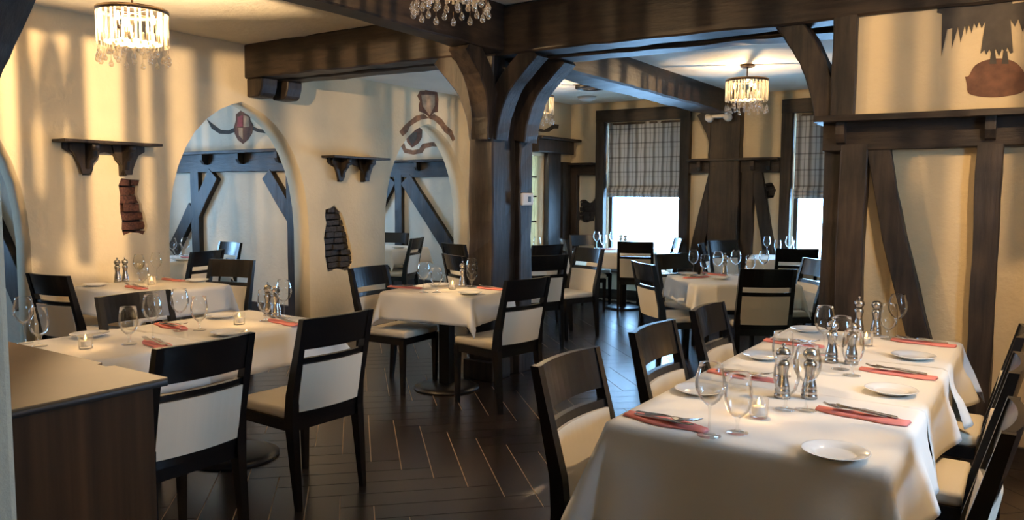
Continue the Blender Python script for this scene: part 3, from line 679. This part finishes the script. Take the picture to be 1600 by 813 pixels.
def pad_mesh():
    b = bmesh.new(); box_bm(b, -.205, .205, -.175, .225, .425, .478, .018); return me_bm('seat_pad', b, True)
def frame_mesh():
    b = bmesh.new(); box_bm(b, -.2, .2, .18, .21, .375, .428); box_bm(b, -.2, .2, -.215, -.185, .375, .428)
    for s in (-1, 1): box_bm(b, s*.2-.015, s*.2+.015, -.2, .2, .375, .428)
    return me_bm('seat_frame', b)
def backpad_mesh():
    m_ = curved('back_pad', .468, .70, .188, .045, .022, .0); return m_
CH = [('seat_pad', pad_mesh(), 'chair_fabric'), ('seat_frame', frame_mesh(), 'chair_wood'), ('back_post', back_post(-1), 'chair_wood'), ('back_post', back_post(1), 'chair_wood'),
      ('leg', front_leg(-1), 'chair_wood'), ('leg', front_leg(1), 'chair_wood'), ('top_rail', curved('top_rail', .772, .92, .192, .024, .026), 'chair_wood'),
      ('cross_rail', curved('cross_rail', .699, .73, .192, .024, .024), 'chair_wood'), ('lower_rail', curved('lower_rail', .43, .468, .192, .03, .018), 'chair_wood'), ('back_pad', backpad_mesh(), 'chair_fabric')]
for n_, m_, k in CH: m_.materials.append(MT[k])
def chair(label, rail, face, group):
    a = R(face); o = empty('dining_chair', (rail[0]+.29*math.cos(a), rail[1]+.29*math.sin(a), 0), a-math.pi/2, label, 'chair', group)
    for n_, m_, k in CH: ob(n_, m_, None, o)
GL, G2, GC, GF, GA = 'chairs at the long right table', 'chairs at the left tables', 'chairs at the table by the column', 'chairs in the far room', 'chairs beyond the arches'
for a in [
 ('black chair with cream pad nearest the camera, left of the long right table', (-1.385, 2.45), 0, GL),
 ('black chair with cream pad, middle one on the left side of the long right table', (-1.40, 3.237), 0, GL),
 ('black chair with cream pad, farthest one on the left side of the long right table', (-1.425, 3.99), 0, GL),
 ('black chair with cream seat, farthest one on the right side of the long right table', (-.07, 4.06), 180, GL),
 ('black chair with cream seat, middle one on the right side of the long right table', (-.07, 3.27), 180, GL),
 ('black chair cut off at the bottom right corner of the picture', (-.06, 2.47), 180, GL),
 ('black chair with white back panel right behind the wooden host stand', (-2.72, 1.89), 180, G2),
 ('black chair with white back panel standing clear on the dark floor in the left foreground', (-2.80, 2.665), 178, G2),
 ('black chair between the two left tables, its back above the glasses', (-4.284, 2.54), 0, G2),
 ('black chair with grey back panel at the left end of the cream wall table', (-5.76, 2.79), 98, G2),
 ('black chair at the arch end of the table by the cream wall', (-5.78, 4.30), -72, G2),
 ('black chair with blue-lit back at the left side of the table by the column', (-4.386, 4.54), 3, GC),
 ('black chair with cream back panel at the right side of the table by the column', (-2.93, 4.56), 170, GC),
 ('black chair left of the column behind the table beside it', (-4.60, 5.90), 65, GF),
 ('black chair right of the column, its back to the camera', (-3.88, 6.39), 152, GF),
 ('black chair with lit white back pad turned towards the camera beyond the column', (-4.04, 7.50), -108, GF),
 ('black chair low behind another chair to the left of the column', (-5.62, 7.2), 75, GF),
 ('dark chair just right of the column under the narrow window', (-4.69, 7.72), 160, GF),
 ('blue-lit black chair left of the table under the wide plaid-blind window', (-5.12, 8.86), 40, GF),
 ('black chair seen square from behind in front of the wide plaid-blind window', (-4.15, 8.92), 112, GF),
 ('bright blue-lit chair at the right end of the wide window', (-4.02, 9.95), 215, GF),
 ('dark chair in the corner left of the wide window', (-5.38, 9.85), -40, GF),
 ('black chair with curved lit edge at the left of the far room table', (-2.80, 6.20), 48, GF),
 ('dark chair on the far side of the far room table', (-2.98, 7.32), -32, GF),
 ('large black chair seen from behind at the front of the far room table', (-1.78, 6.26), 122, GF),
 ('grey-lit chair at the right of the far room table next to the timber post', (-1.70, 7.45), 222, GF),
 ('black chair in front of the right far window', (-2.21, 8.86), 115, GF),
 ('dark chair low in front of the thick far post', (-3.33, 9.02), 15, GF),
 ('chair with a bright blue reflection standing against the thick far post', (-3.37, 9.83), -35, GF),
 ('black chair standing in the middle arch opening', (-6.86, 4.82), 192, GA),
 ('bright blue-lit chair beyond the middle arch against the pale wall', (-7.82, 5.80), -95, GA),
 ('black chair behind the table seen through the arch by the column', (-7.85, 8.66), -80, GA),
 ('black chair at the right of the table seen through the arch by the column', (-6.75, 7.85), 200, GA),
]: chair(*a)

# ------------------------------------------------------------------ tables and cloths
TZ = .757
base_m = lathe('base_plate', [(0, 0), (.25, 0), (.252, .012), (.20, .028), (.06, .04), (0, .04)], 40); base_m.materials.append(MT['black_metal'])
colm = box('pedestal', -.045, .045, -.045, .045, .03, TZ-.04, .006); colm.materials.append(MT['black_metal'])
def cloth_mesh(lx, ly, over, flare=.10, amp=.014, seed=0, tip=.5):
    rnd = random.Random(seed); ph = [rnd.uniform(0, 6.3) for _ in range(8)]
    xm, xp, ym_, yp = over; r_ = .026
    def axis(h, om, op):
        a = []; n = 22
        k = max(1, int(om/.022)) if om > .06 else 0
        a += [-h-om+om*i/k for i in range(k)] if k else ([-h-om] if om else [])
        a += [-h+2*h*i/n for i in range(n+1)]
        k = max(1, int(op/.022)) if op > .06 else 0
        a += [h+op*(i+1)/k for i in range(k)] if k else ([h+op] if op else [])
        return a
    hx, hy = lx/2-r_, ly/2-r_
    xm, xp, ym_, yp = [o_ if o_ > .06 else min(o_, .02)+r_-.001 for o_ in (xm, xp, ym_, yp)]
    X, Y = axis(hx, xm, xp), axis(hy, ym_, yp); v_, f_ = [], []
    for t_ in Y:
        for s in X:
            cx_, cy_ = max(-hx, min(hx, s)), max(-hy, min(hy, t_)); dx, dy = s-cx_, t_-cy_
            # sides with a short overhang (next table) stay flat
            if (dx < 0 and xm <= .06) or (dx > 0 and xp <= .06): cx_, dx = s, 0
            if (dy < 0 and ym_ <= .06) or (dy > 0 and yp <= .06): cy_, dy = t_, 0
            e = math.hypot(dx, dy)
            if e < 1e-6: v_.append((cx_, cy_, .0015*math.sin(s*7+ph[0])*math.sin(t_*6+ph[1]))); continue
            ux, uy = dx/e, dy/e; L4 = r_*math.pi/2
            if e < L4: a = e/r_; h, z = r_*math.sin(a), -r_*(1-math.cos(a))
            else:
                e2 = e-L4; c = abs(2*ux*uy)
                along = cx_*abs(uy)+cy_*abs(ux)
                fl_ = flare + tip*c**1.5 + amp/.2*(1.3*math.sin(along*12+ph[2]+ph[3]*(ux > 0)+2*(uy > 0)+.8*math.sin(along*4+ph[5])) + .7*math.sin(along*19+ph[4]+2*math.sin(along*5+ph[6])))*(1-c)*min(1, e2/.12)
                fl_ = max(.015, min(.8, fl_))
                h, z = r_+e2*fl_, -r_-e2*math.sqrt(max(.05, 1-fl_**2))
            v_.append((cx_+ux*h, cy_+uy*h, z))
    nx = len(X)
    for j in range(len(Y)-1):
        for i in range(nx-1): f_.append((j*nx+i, j*nx+i+1, (j+1)*nx+i+1, (j+1)*nx+i))
    return me_from('tablecloth', v_, f_, True)
seed_ = [0]
TABS = []
def table(x, y, lx, ly, rz, over, tl, cl, gt, gc, ped=True, **k):
    a = R(rz); o = empty('dining_table', (x, y, 0), a, tl, 'table', gt); TABS.append((x, y, lx, ly, a))
    ob('tabletop', box('tabletop', -lx/2+.02, lx/2-.02, -ly/2+.02, ly/2-.02, TZ-.035, TZ, .004), 'black_metal', o)
    ob('pedestal', colm, None, o); ob('base_plate', base_m, None, o)
    ob('mounting_plate', box('mounting_plate', -.2, .2, -.2, .2, TZ-.05, TZ-.036), 'black_metal', o)
    seed_[0] += 1
    c = ob('tablecloth', cloth_mesh(lx+.008, ly+.008, over, seed=seed_[0], **k), 'cloth', None, (x, y, TZ+.004+k.get('dz', 0)), (0, 0, a))
    sm = c.modifiers.new('s', 'SOLIDIFY'); sm.thickness = .0015; sm.offset = -1
    tag(c, cl, 'tablecloth', gc)
GT, GCl = 'pedestal dining tables', 'cream tablecloths'
tx, tw = -.735, .86
for i, (y, nm) in enumerate(((2.66, 'near'), (3.43, 'middle'), (4.19, 'far'))):
    ov = (.27, .27, .34 if i == 0 else .02, .0 if i < 2 else .24)
    table(tx, y, tw, .762, 0, ov, 'pedestal table hidden under the %s cloth of the long right table' % nm, 'cream cloth on the %s section of the long right table' % nm, GT, GCl, flare=.13, amp=.030, tip=.3)
for i, (y, nm) in enumerate(((1.95, 'near'), (2.79, 'far'))):
    table(-3.77, y, .74, .835, 0, (.2, .22, .2 if i == 0 else .02, 0 if i == 0 else .22), 'pedestal table with round black base under the %s half of the left foreground table' % nm, 'cream cloth on the %s half of the left foreground table' % nm, GT, GCl)
for a in [
 (-5.84, 3.61, .90, .80, 0, 'pedestal table by the cream wall under its cloth', 'cream cloth on the table against the cream arched wall'),
 (-3.77, 4.735, .80, .64, 7, 'pedestal table with round black base in front of the column', 'cream cloth with long hanging corner on the table in front of the column'),
 (-4.62, 6.62, .72, .72, -20, 'pedestal table hidden behind the timber column', 'cream cloth on the table hidden behind the timber column'),
 (-5.45, 7.75, .78, .78, -20, 'pedestal table behind the column near the narrow window', 'pale cloth on the table behind the column near the narrow window'),
 (-2.25, 6.80, .90, .90, 38, 'pedestal table in the far room beyond the long table', 'cream cloth on the far room table beyond the long table'),
 (-4.55, 9.42, .86, .86, 25, 'pedestal table under the wide plaid-blind window', 'bright white cloth on the table under the wide plaid-blind window'),
 (-2.50, 9.55, .85, .85, 14, 'pedestal table near the right far window', 'white cloth on the table near the right far window'),
 (-8.00, 5.20, .80, .80, 0, 'pedestal table beyond the middle arch', 'blue-lit white cloth on the table beyond the middle arch'),
 (-7.42, 8.05, .80, .76, 0, 'pedestal table beyond the arch by the column', 'blue-lit white cloth on the table beyond the arch by the column'),
]: table(*a[:5], (.22, .22, .22, .22 if a[0] != -3.77 else .05), a[5], a[6], GT, GCl, amp=.013, tip=.2)

# ------------------------------------------------------------------ tableware
ZT = TZ+.006
wine_p = [('bowl', lathe('bowl', [(.003, .093), (.014, .098), (.032, .115), (.044, .14), (.047, .16), (.044, .185), (.037, .212), (.0335, .226), (.0325, .226), (.036, .21), (.043, .184), (.0455, .16), (.0425, .14), (.030, .116), (.012, .10), (.0, .097)], 24), 'glass'),
          ('stem', lathe('stem', [(.008, .006), (.0045, .02), (.0038, .05), (.0048, .08), (.008, .094)], 12), 'glass_solid'),
          ('foot', lathe('foot', [(0, 0), (.036, 0), (.037, .0015), (.022, .004), (.008, .008), (0, .009)], 24), 'glass_solid')]
water_p = [('bowl', lathe('bowl', [(.004, .045), (.016, .05), (.034, .07), (.043, .10), (.044, .12), (.041, .15), (.0365, .182), (.0355, .182), (.040, .15), (.0428, .12), (.0415, .10), (.032, .071), (.013, .053), (0, .05)], 24), 'glass'),
           ('stem', lathe('stem', [(.010, .006), (.006, .016), (.0065, .03), (.012, .047)], 12), 'glass_solid'),
           ('foot', lathe('foot', [(0, 0), (.034, 0), (.035, .0015), (.022, .004), (.010, .008), (0, .009)], 24), 'glass_solid')]
mill_b = lathe('mill_body', [(0, 0), (.029, 0), (.029, .012), (.026, .016), (.027, .02), (.027, .03), (.025, .034), (.026, .04), (.024, .05), (.018, .075), (.017, .095), (.023, .118), (.022, .13), (.013, .140), (.0, .140)], 24)
mill_h = lathe('mill_head', [(0, .140), (.014, .140), (.020, .146), (.026, .158), (.024, .172), (.014, .182), (0, .184)], 24)
mill_k = lathe('mill_knob', [(0, .183), (.004, .184), (.004, .188), (.007, .193), (.005, .200), (0, .202)], 14)
plate_m = lathe('bread_plate', [(0, .004), (.052, .0042), (.058, .006), (.063, .0115), (.088, .0165), (.092, .018), (.0935, .0165), (.085, .0125), (.064, .005), (.055, .0), (0, 0)], 40)
cup_m = lathe('votive_cup', [(.022, .012), (.0295, .012), (.031, .066), (.0325, .066), (.030, 0), (0, 0), (0, .010), (.024, .010)], 24)
cand_m = lathe('candle', [(0, .011), (.021, .011), (.021, .036), (.019, .038), (0, .0375)], 20)
flame_m = lathe('flame', [(0, .040), (.005, .045), (.006, .051), (.003, .060), (0, .068)], 10)
for m_, k in ((mill_b, 'mill_steel'), (mill_h, 'mill_steel'), (mill_k, 'mill_steel'), (plate_m, 'porcelain'), (cup_m, 'glass'), (cand_m, 'wax'), (flame_m, 'flame')): m_.materials.append(MT[k])
for pl in (wine_p, water_p):
    for n_, m_, k in pl: m_.materials.append(MT[k])
def at(px, py, dz=0):
    v = gz(px, py, ZT); best = None
    for x, y, lx, ly, a in TABS:      # keep every piece on its table
        c, s = math.cos(a), math.sin(a); u, w_ = (v.x-x)*c+(v.y-y)*s, -(v.x-x)*s+(v.y-y)*c
        e = max(abs(u)-lx/2, abs(w_)-ly/2)
        if best is None or e < best[0]:
            mu, mw = lx/2-.06, ly/2-.06; uc, wc = max(-mu, min(mu, u)), max(-mw, min(mw, w_))
            best = (e, x+uc*c-wc*s, y+uc*s+wc*c)
    if best[0] > .015: return (best[1], best[2], ZT+dz)
    return (v.x, v.y, ZT+dz)
def wine(px, py, label, kind='wine', group='wine glasses'):
    o = empty('wine_glass' if kind == 'wine' else 'water_goblet', at(px, py), 0, label, 'glass', group)
    for n_, m_, k in (wine_p if kind == 'wine' else water_p): ob(n_, m_, None, o)
def water(px, py, label): wine(px, py, label, 'water', 'water goblets')
def mill(px, py, label, pepper=True):
    o = empty('pepper_mill' if pepper else 'salt_shaker', at(px, py), 0, label, 'mill' if pepper else 'shaker', 'brushed steel mills and shakers')
    ob('mill_body', mill_b, None, o); h = ob('mill_head', mill_h, None, o)
    if pepper: ob('mill_knob', mill_k, None, h)
def plate(px, py, label): tag(ob('bread_plate', plate_m, None, None, at(px, py)), label, 'plate', 'white bread plates')
def candle(px, py, label):
    o = empty('votive_candle', at(px, py), 0, label, 'candle', 'votive candles'); ob('votive_cup', cup_m, None, o); c = ob('candle', cand_m, None, o); ob('flame', flame_m, None, c)
    l = bpy.data.lights.new('candle_light', 'POINT'); l.color = (1, .55, .2); l.energy = .35; l.shadow_soft_size = .006
    lo = bpy.data.objects.new('candle_light', l); C.objects.link(lo); lo.parent = o; lo.location = (0, 0, .075)
# napkin folded to a long wedge, cutlery on top; local +x points to the table centre
def napkin_mesh():
    v_, f_ = [], []; n, m_ = 14, 6
    for i in range(n+1):
        x = -.145+.29*i/n; hw_ = .040*(1-.55*max(0, (i/n-.6)/.4)) * (1-.35*max(0, (.25-i/n)/.25))
        for j in range(m_+1):
            y = -hw_+2*hw_*j/m_; v_.append((x, y+.006*math.sin(i*.7), .011+.003*math.sin(j*1.9+i*.35)-.005*abs(j-m_/2)/(m_/2)))
    k = (n+1)*(m_+1)
    v_ += [(a[0]*1.02, a[1]*1.06, .0005) for a in v_]
    for i in range(n):
        for j in range(m_):
            a = i*(m_+1)+j; f_.append((a, a+1, a+m_+2, a+m_+1)); f_.append((k+a, k+a+m_+1, k+a+m_+2, k+a+1))
    for i in range(n):
        for j in (0, m_): a = i*(m_+1)+j; f_.append((a, a+m_+1, k+a+m_+1, k+a))
    for j in range(m_):
        for i in (0, n): a = i*(m_+1)+j; f_.append((a, a+1, k+a+1, k+a))
    return me_from('napkin', v_, f_, True)
def ribbon_bm(b, pts, th=.0022):
    """flat strip with (x, half width, z) stations and (optional) centre y"""
    rings = []
    for p_ in pts:
        x, hw_, z = p_[:3]; y = p_[3] if len(p_) > 3 else 0
        rings.append([b.verts.new(q_) for q_ in ((x, y-hw_, z), (x, y+hw_, z), (x, y+hw_, z+th), (x, y-hw_, z+th))])
    for r0, r1 in zip(rings, rings[1:]):
        for k in range(4): b.faces.new((r0[k], r0[(k+1) % 4], r1[(k+1) % 4], r1[k]))
    b.faces.new(rings[0]); b.faces.new(rings[-1])
def fork_mesh():
    b = bmesh.new(); ribbon_bm(b, [(-.10, .006, .002), (-.095, .0085, .002), (-.05, .006, .003), (.0, .0035, .006), (.035, .004, .005), (.05, .0115, .003), (.062, .0125, .004)])
    for t_ in (-1.5, -.5, .5, 1.5): ribbon_bm(b, [(.061, .0022, .004, t_*.0068), (.085, .0018, .008, t_*.0066), (.10, .0010, .013, t_*.0062)])
    return me_bm('fork', b)
def knife_mesh():
    b = bmesh.new(); ribbon_bm(b, [(-.11, .006, 0), (-.10, .008, 0), (-.02, .0065, 0), (-.01, .0045, 0), (0, .009, 0), (.07, .0095, 0), (.10, .006, 0, .003), (.11, .001, 0, .007)], .003)
    return me_bm('knife', b)
def spoon_mesh():
    b = bmesh.new(); ribbon_bm(b, [(-.10, .006, .002), (-.095, .008, .002), (-.05, .0055, .003), (0, .0035, .006), (.03, .0035, .004), (.04, .010, .001), (.055, .0165, -.001), (.072, .0175, 0), (.086, .012, .004), (.093, .003, .006)])
    return me_bm('spoon', b)
nap_m, fork_m, knife_m, spoon_m = napkin_mesh(), fork_mesh(), knife_mesh(), spoon_mesh()
nap_m.materials.append(MT['napkin'])
for m_ in (fork_m, knife_m, spoon_m): m_.materials.append(MT['steel'])
def setting(px, py, ang, where, n=3):
    x, y, z = at(px, py); a = R(ang)
    tag(ob('napkin', nap_m, None, None, (x, y, z), (0, 0, a)), 'pink folded napkin ' + where, 'napkin', 'pink napkins')
    def put(nm, m_, dx, dy, da, dz):
        c, s = math.cos(a), math.sin(a)
        tag(ob(nm, m_, None, None, (x+dx*c-dy*s, y+dx*s+dy*c, z+dz), (0, R(-2), a+R(da))), 'steel %s on napkin %s' % (nm, where), nm, 'cutlery on napkins')
    put('knife', knife_m, .0, -.016, -3, .0145); put('fork', fork_m, .02, .012, 5, .0145)
    if n > 2: put('spoon', spoon_m, -.01, .0, 1, .0185)

# long right table
wine(1108, 681, 'tall wine glass nearest the camera on the left side of the long table')
water(1152, 676, 'water goblet beside the nearest votive candle on the long table')
water(1227, 640, 'water goblet in front of the nearest pair of steel mills')
wine(1259, 641, 'tall wine glass just right of the nearest steel mills')
water(1222, 588, 'water goblet behind the nearest pepper mill')
wine(1287, 554, 'tall wine glass at the left middle of the long table')
wine(1313, 577, 'tall wine glass between the middle pair of steel mills')
water(1331, 587, 'water goblet in front of the middle steel mills')
wine(1404, 524, 'tall wine glass at the far right end of the long table')
water(1387, 530, 'water goblet next to the far steel mills of the long table')
mill(1222, 621, 'steel pepper mill of the nearest pair on the long table'); mill(1264, 622, 'steel salt shaker of the nearest pair on the long table', False)
mill(1299, 566, 'steel pepper mill of the middle pair on the long table'); mill(1330, 569, 'steel salt shaker of the middle pair on the long table', False)
mill(1346, 518, 'steel pepper mill of the far pair on the long table'); mill(1368, 524, 'steel salt shaker of the far pair on the long table', False)
candle(1185, 652, 'lit votive candle nearest the camera on the long table'); candle(1353, 540, 'lit votive candle at the far part of the long table')
plate(1305, 712, 'white bread plate nearest the camera on the right side of the long table')
plate(1392, 614, 'white bread plate in the middle of the right side of the long table')
plate(1427, 560, 'white bread plate at the far right of the long table')
plate(1093, 614, 'white bread plate nearest the camera on the left side of the long table')
plate(1193, 560, 'white bread plate in the middle of the left side of the long table')
plate(1262, 518, 'white bread plate at the far left of the long table')
setting(1346, 651, 180-6, 'nearest the camera on the right side of the long table')
setting(1402, 585, 180-5, 'in the middle of the right side of the long table')
setting(1442, 537, 180-5, 'at the far right of the long table')
setting(1040, 661, -8, 'nearest the camera on the left side of the long table')
setting(1160, 589, -8, 'in the middle of the left side of the long table')
setting(1240, 538, -6, 'at the far left of the long table')
# left foreground table
wine(24, 533, 'tall wine glass at the left picture edge behind the host stand'); water(62, 541, 'water goblet behind the host stand left of the votive candle')
water(202, 538, 'water goblet beside the pink napkin on the left foreground table'); wine(239, 531, 'tall wine glass before the dark chair back on the left foreground table')
wine(282, 517, 'tall wine glass at the far edge of the left foreground table'); water(312, 516, 'water goblet left of the plate on the left foreground table')
water(415, 502, 'water goblet next to steel mills at the right end of the left foreground table'); wine(444, 497, 'tall wine glass at the right end of the left foreground table')
mill(419, 493, 'steel pepper mill at the right end of the left foreground table'); mill(432, 495, 'steel salt shaker at the right end of the left foreground table', False)
candle(134, 545, 'lit votive candle just above the host stand'); candle(374, 507, 'votive candle between two plates on the left foreground table')
plate(140, 526, 'bread plate behind the candle above the host stand'); plate(347, 496, 'bread plate at the far edge of the left foreground table'); plate(358, 523, 'bread plate behind the black chair top on the left foreground table')
setting(247, 540, 170, 'in front of the water goblet on the left foreground table', 2); setting(268, 511, -5, 'at the far edge of the left foreground table', 2); setting(444, 505, 172, 'at the right end of the left foreground table', 2)
# table by the cream wall
mill(184, 441, 'left one of two steel mills before the cream wall'); mill(196, 440, 'right one of two steel mills before the cream wall')
wine(218, 441, 'wine glass behind the candle before the cream wall'); wine(245, 437, 'wine glass right of the candle before the cream wall'); water(224, 449, 'water goblet by the candle before the cream wall')
candle(237, 445, 'small lit candle on the table before the cream wall')
plate(150, 447, 'bread plate left of the mills before the cream wall'); plate(308, 440, 'bread plate near the arch on the table before the cream wall')
setting(212, 450, 175, 'left of the candle on the table before the cream wall', 2); setting(270, 438, 178, 'right of the candle on the table before the cream wall', 2)
# table in front of the column
wine(662, 457, 'tall wine glass at the left on the table in front of the column'); water(682, 457, 'water goblet left of the candle in front of the column')
water(737, 449, 'water goblet right of the candle in front of the column'); wine(753, 445, 'tall wine glass at the right on the table in front of the column')
mill(740, 444, 'steel mill behind the glasses in front of the column'); candle(707, 452, 'lit candle on the table in front of the column')
plate(734, 460, 'front bread plate on the table in front of the column'); plate(687, 447, 'rear bread plate on the table in front of the column')
setting(633, 450, 10, 'at the left on the table in front of the column', 2); setting(772, 452, 185, 'at the right on the table in front of the column', 2)
# far room table
wine(1083, 429, 'leftmost tall wine glass on the far room table'); water(1101, 428, 'water goblet left on the far room table'); wine(1121, 433, 'tall wine glass by the mill on the far room table')
mill(1132, 430, 'steel mill on the far room table'); wine(1149, 430, 'tall wine glass left of the big chair on the far room table'); water(1172, 430, 'water goblet above the big chair on the far room table'); wine(1193, 429, 'rightmost tall wine glass on the far room table')
plate(1124, 436, 'bread plate at the front of the far room table'); plate(1062, 425, 'bread plate at the left of the far room table')
setting(1090, 434, 60, 'at the front of the far room table', 2); setting(1096, 423, -30, 'at the left of the far room table', 2)
# tables at the windows and beyond the arches
wine(932, 385, 'left wine glass on the table under the wide window'); water(944, 386, 'water goblet on the table under the wide window'); wine(958, 387, 'wine glass against the bright pane of the wide window')
mill(970, 388, 'left steel mill against the bright wide window'); mill(977, 388, 'right steel mill against the bright wide window', False); setting(945, 390, 40, 'on the table under the wide window', 2)
for i, (x, y, k) in enumerate(((1199, 396, 0), (1215, 398, 1), (1233, 397, 0), (1245, 397, 1), (1257, 398, 1), (1271, 396, 0))):
    (water if k else wine)(x, y, ('first', 'second', 'third', 'fourth', 'fifth', 'sixth')[i] + ' glass from the left in front of the right far window')
wine(270, 404, 'left glass on the table beyond the middle arch'); water(278, 407, 'goblet at the front of the table beyond the middle arch'); wine(290, 403, 'right glass on the table beyond the middle arch')
plate(291, 408, 'plate on the table beyond the middle arch'); plate(623, 388, 'plate on the table beyond the arch by the column'); setting(296, 403, 180, 'on the table beyond the middle arch', 2)
wine(727, 402, 'glass peeking out at the left edge of the column'); wine(839, 400, 'glass peeking out at the right edge of the column')

# ------------------------------------------------------------------ host stand
CH_ = 1.05
p0, p1_, p2_ = gz(262, 590, CH_), gz(20, 650, CH_), gz(40, 535, CH_)
x1, y1 = p0.x, p0.y
nx0, nx1 = gz(187, 570, CH_).x, gz(170, 565, CH_).x
o = empty('host_stand', (x1-.6, y1-.5, 0), 0, 'wooden host stand with tan top and dark edge in the left foreground', 'stand')
sh = lambda a, b_, d: (a-(x1-.6), b_-(y1-.5), CH_-d)
outl = [(x1-1.5, y1-.95), (x1, y1-.95), (x1, y1), (nx0, y1), (nx0-.01, y1-.018), (nx1+.01, y1-.018), (nx1, y1), (x1-1.5, y1)]
ob('top', flat('top', [outl], sh, .006), 'cabinet_top', o)
ob('top_edge', flat('top_edge', [[(a, b_) for a, b_ in outl]], lambda a, b_, d: (a-(x1-.6), b_-(y1-.5), CH_-.006-d), .014), 'cabinet_edge', o)
ob('side_panel', box('side_panel', .57, .585, -.42, .47, .0, CH_-.02), 'cabinet_side', o)
ob('back_panel', box('back_panel', -.88, .57, .455, .47, .0, CH_-.02), 'cabinet_side', o)
ob('front_panel', box('front_panel', -.88, .57, -.42, -.405, .0, CH_-.02), 'cabinet_side', o)
ob('side_panel', box('side_panel', -.895, -.88, -.42, .47, .0, CH_-.02), 'cabinet_side', o)
ob('bottom_shelf', box('bottom_shelf', -.88, .57, -.405, .455, .08, .1), 'cabinet_side', o)
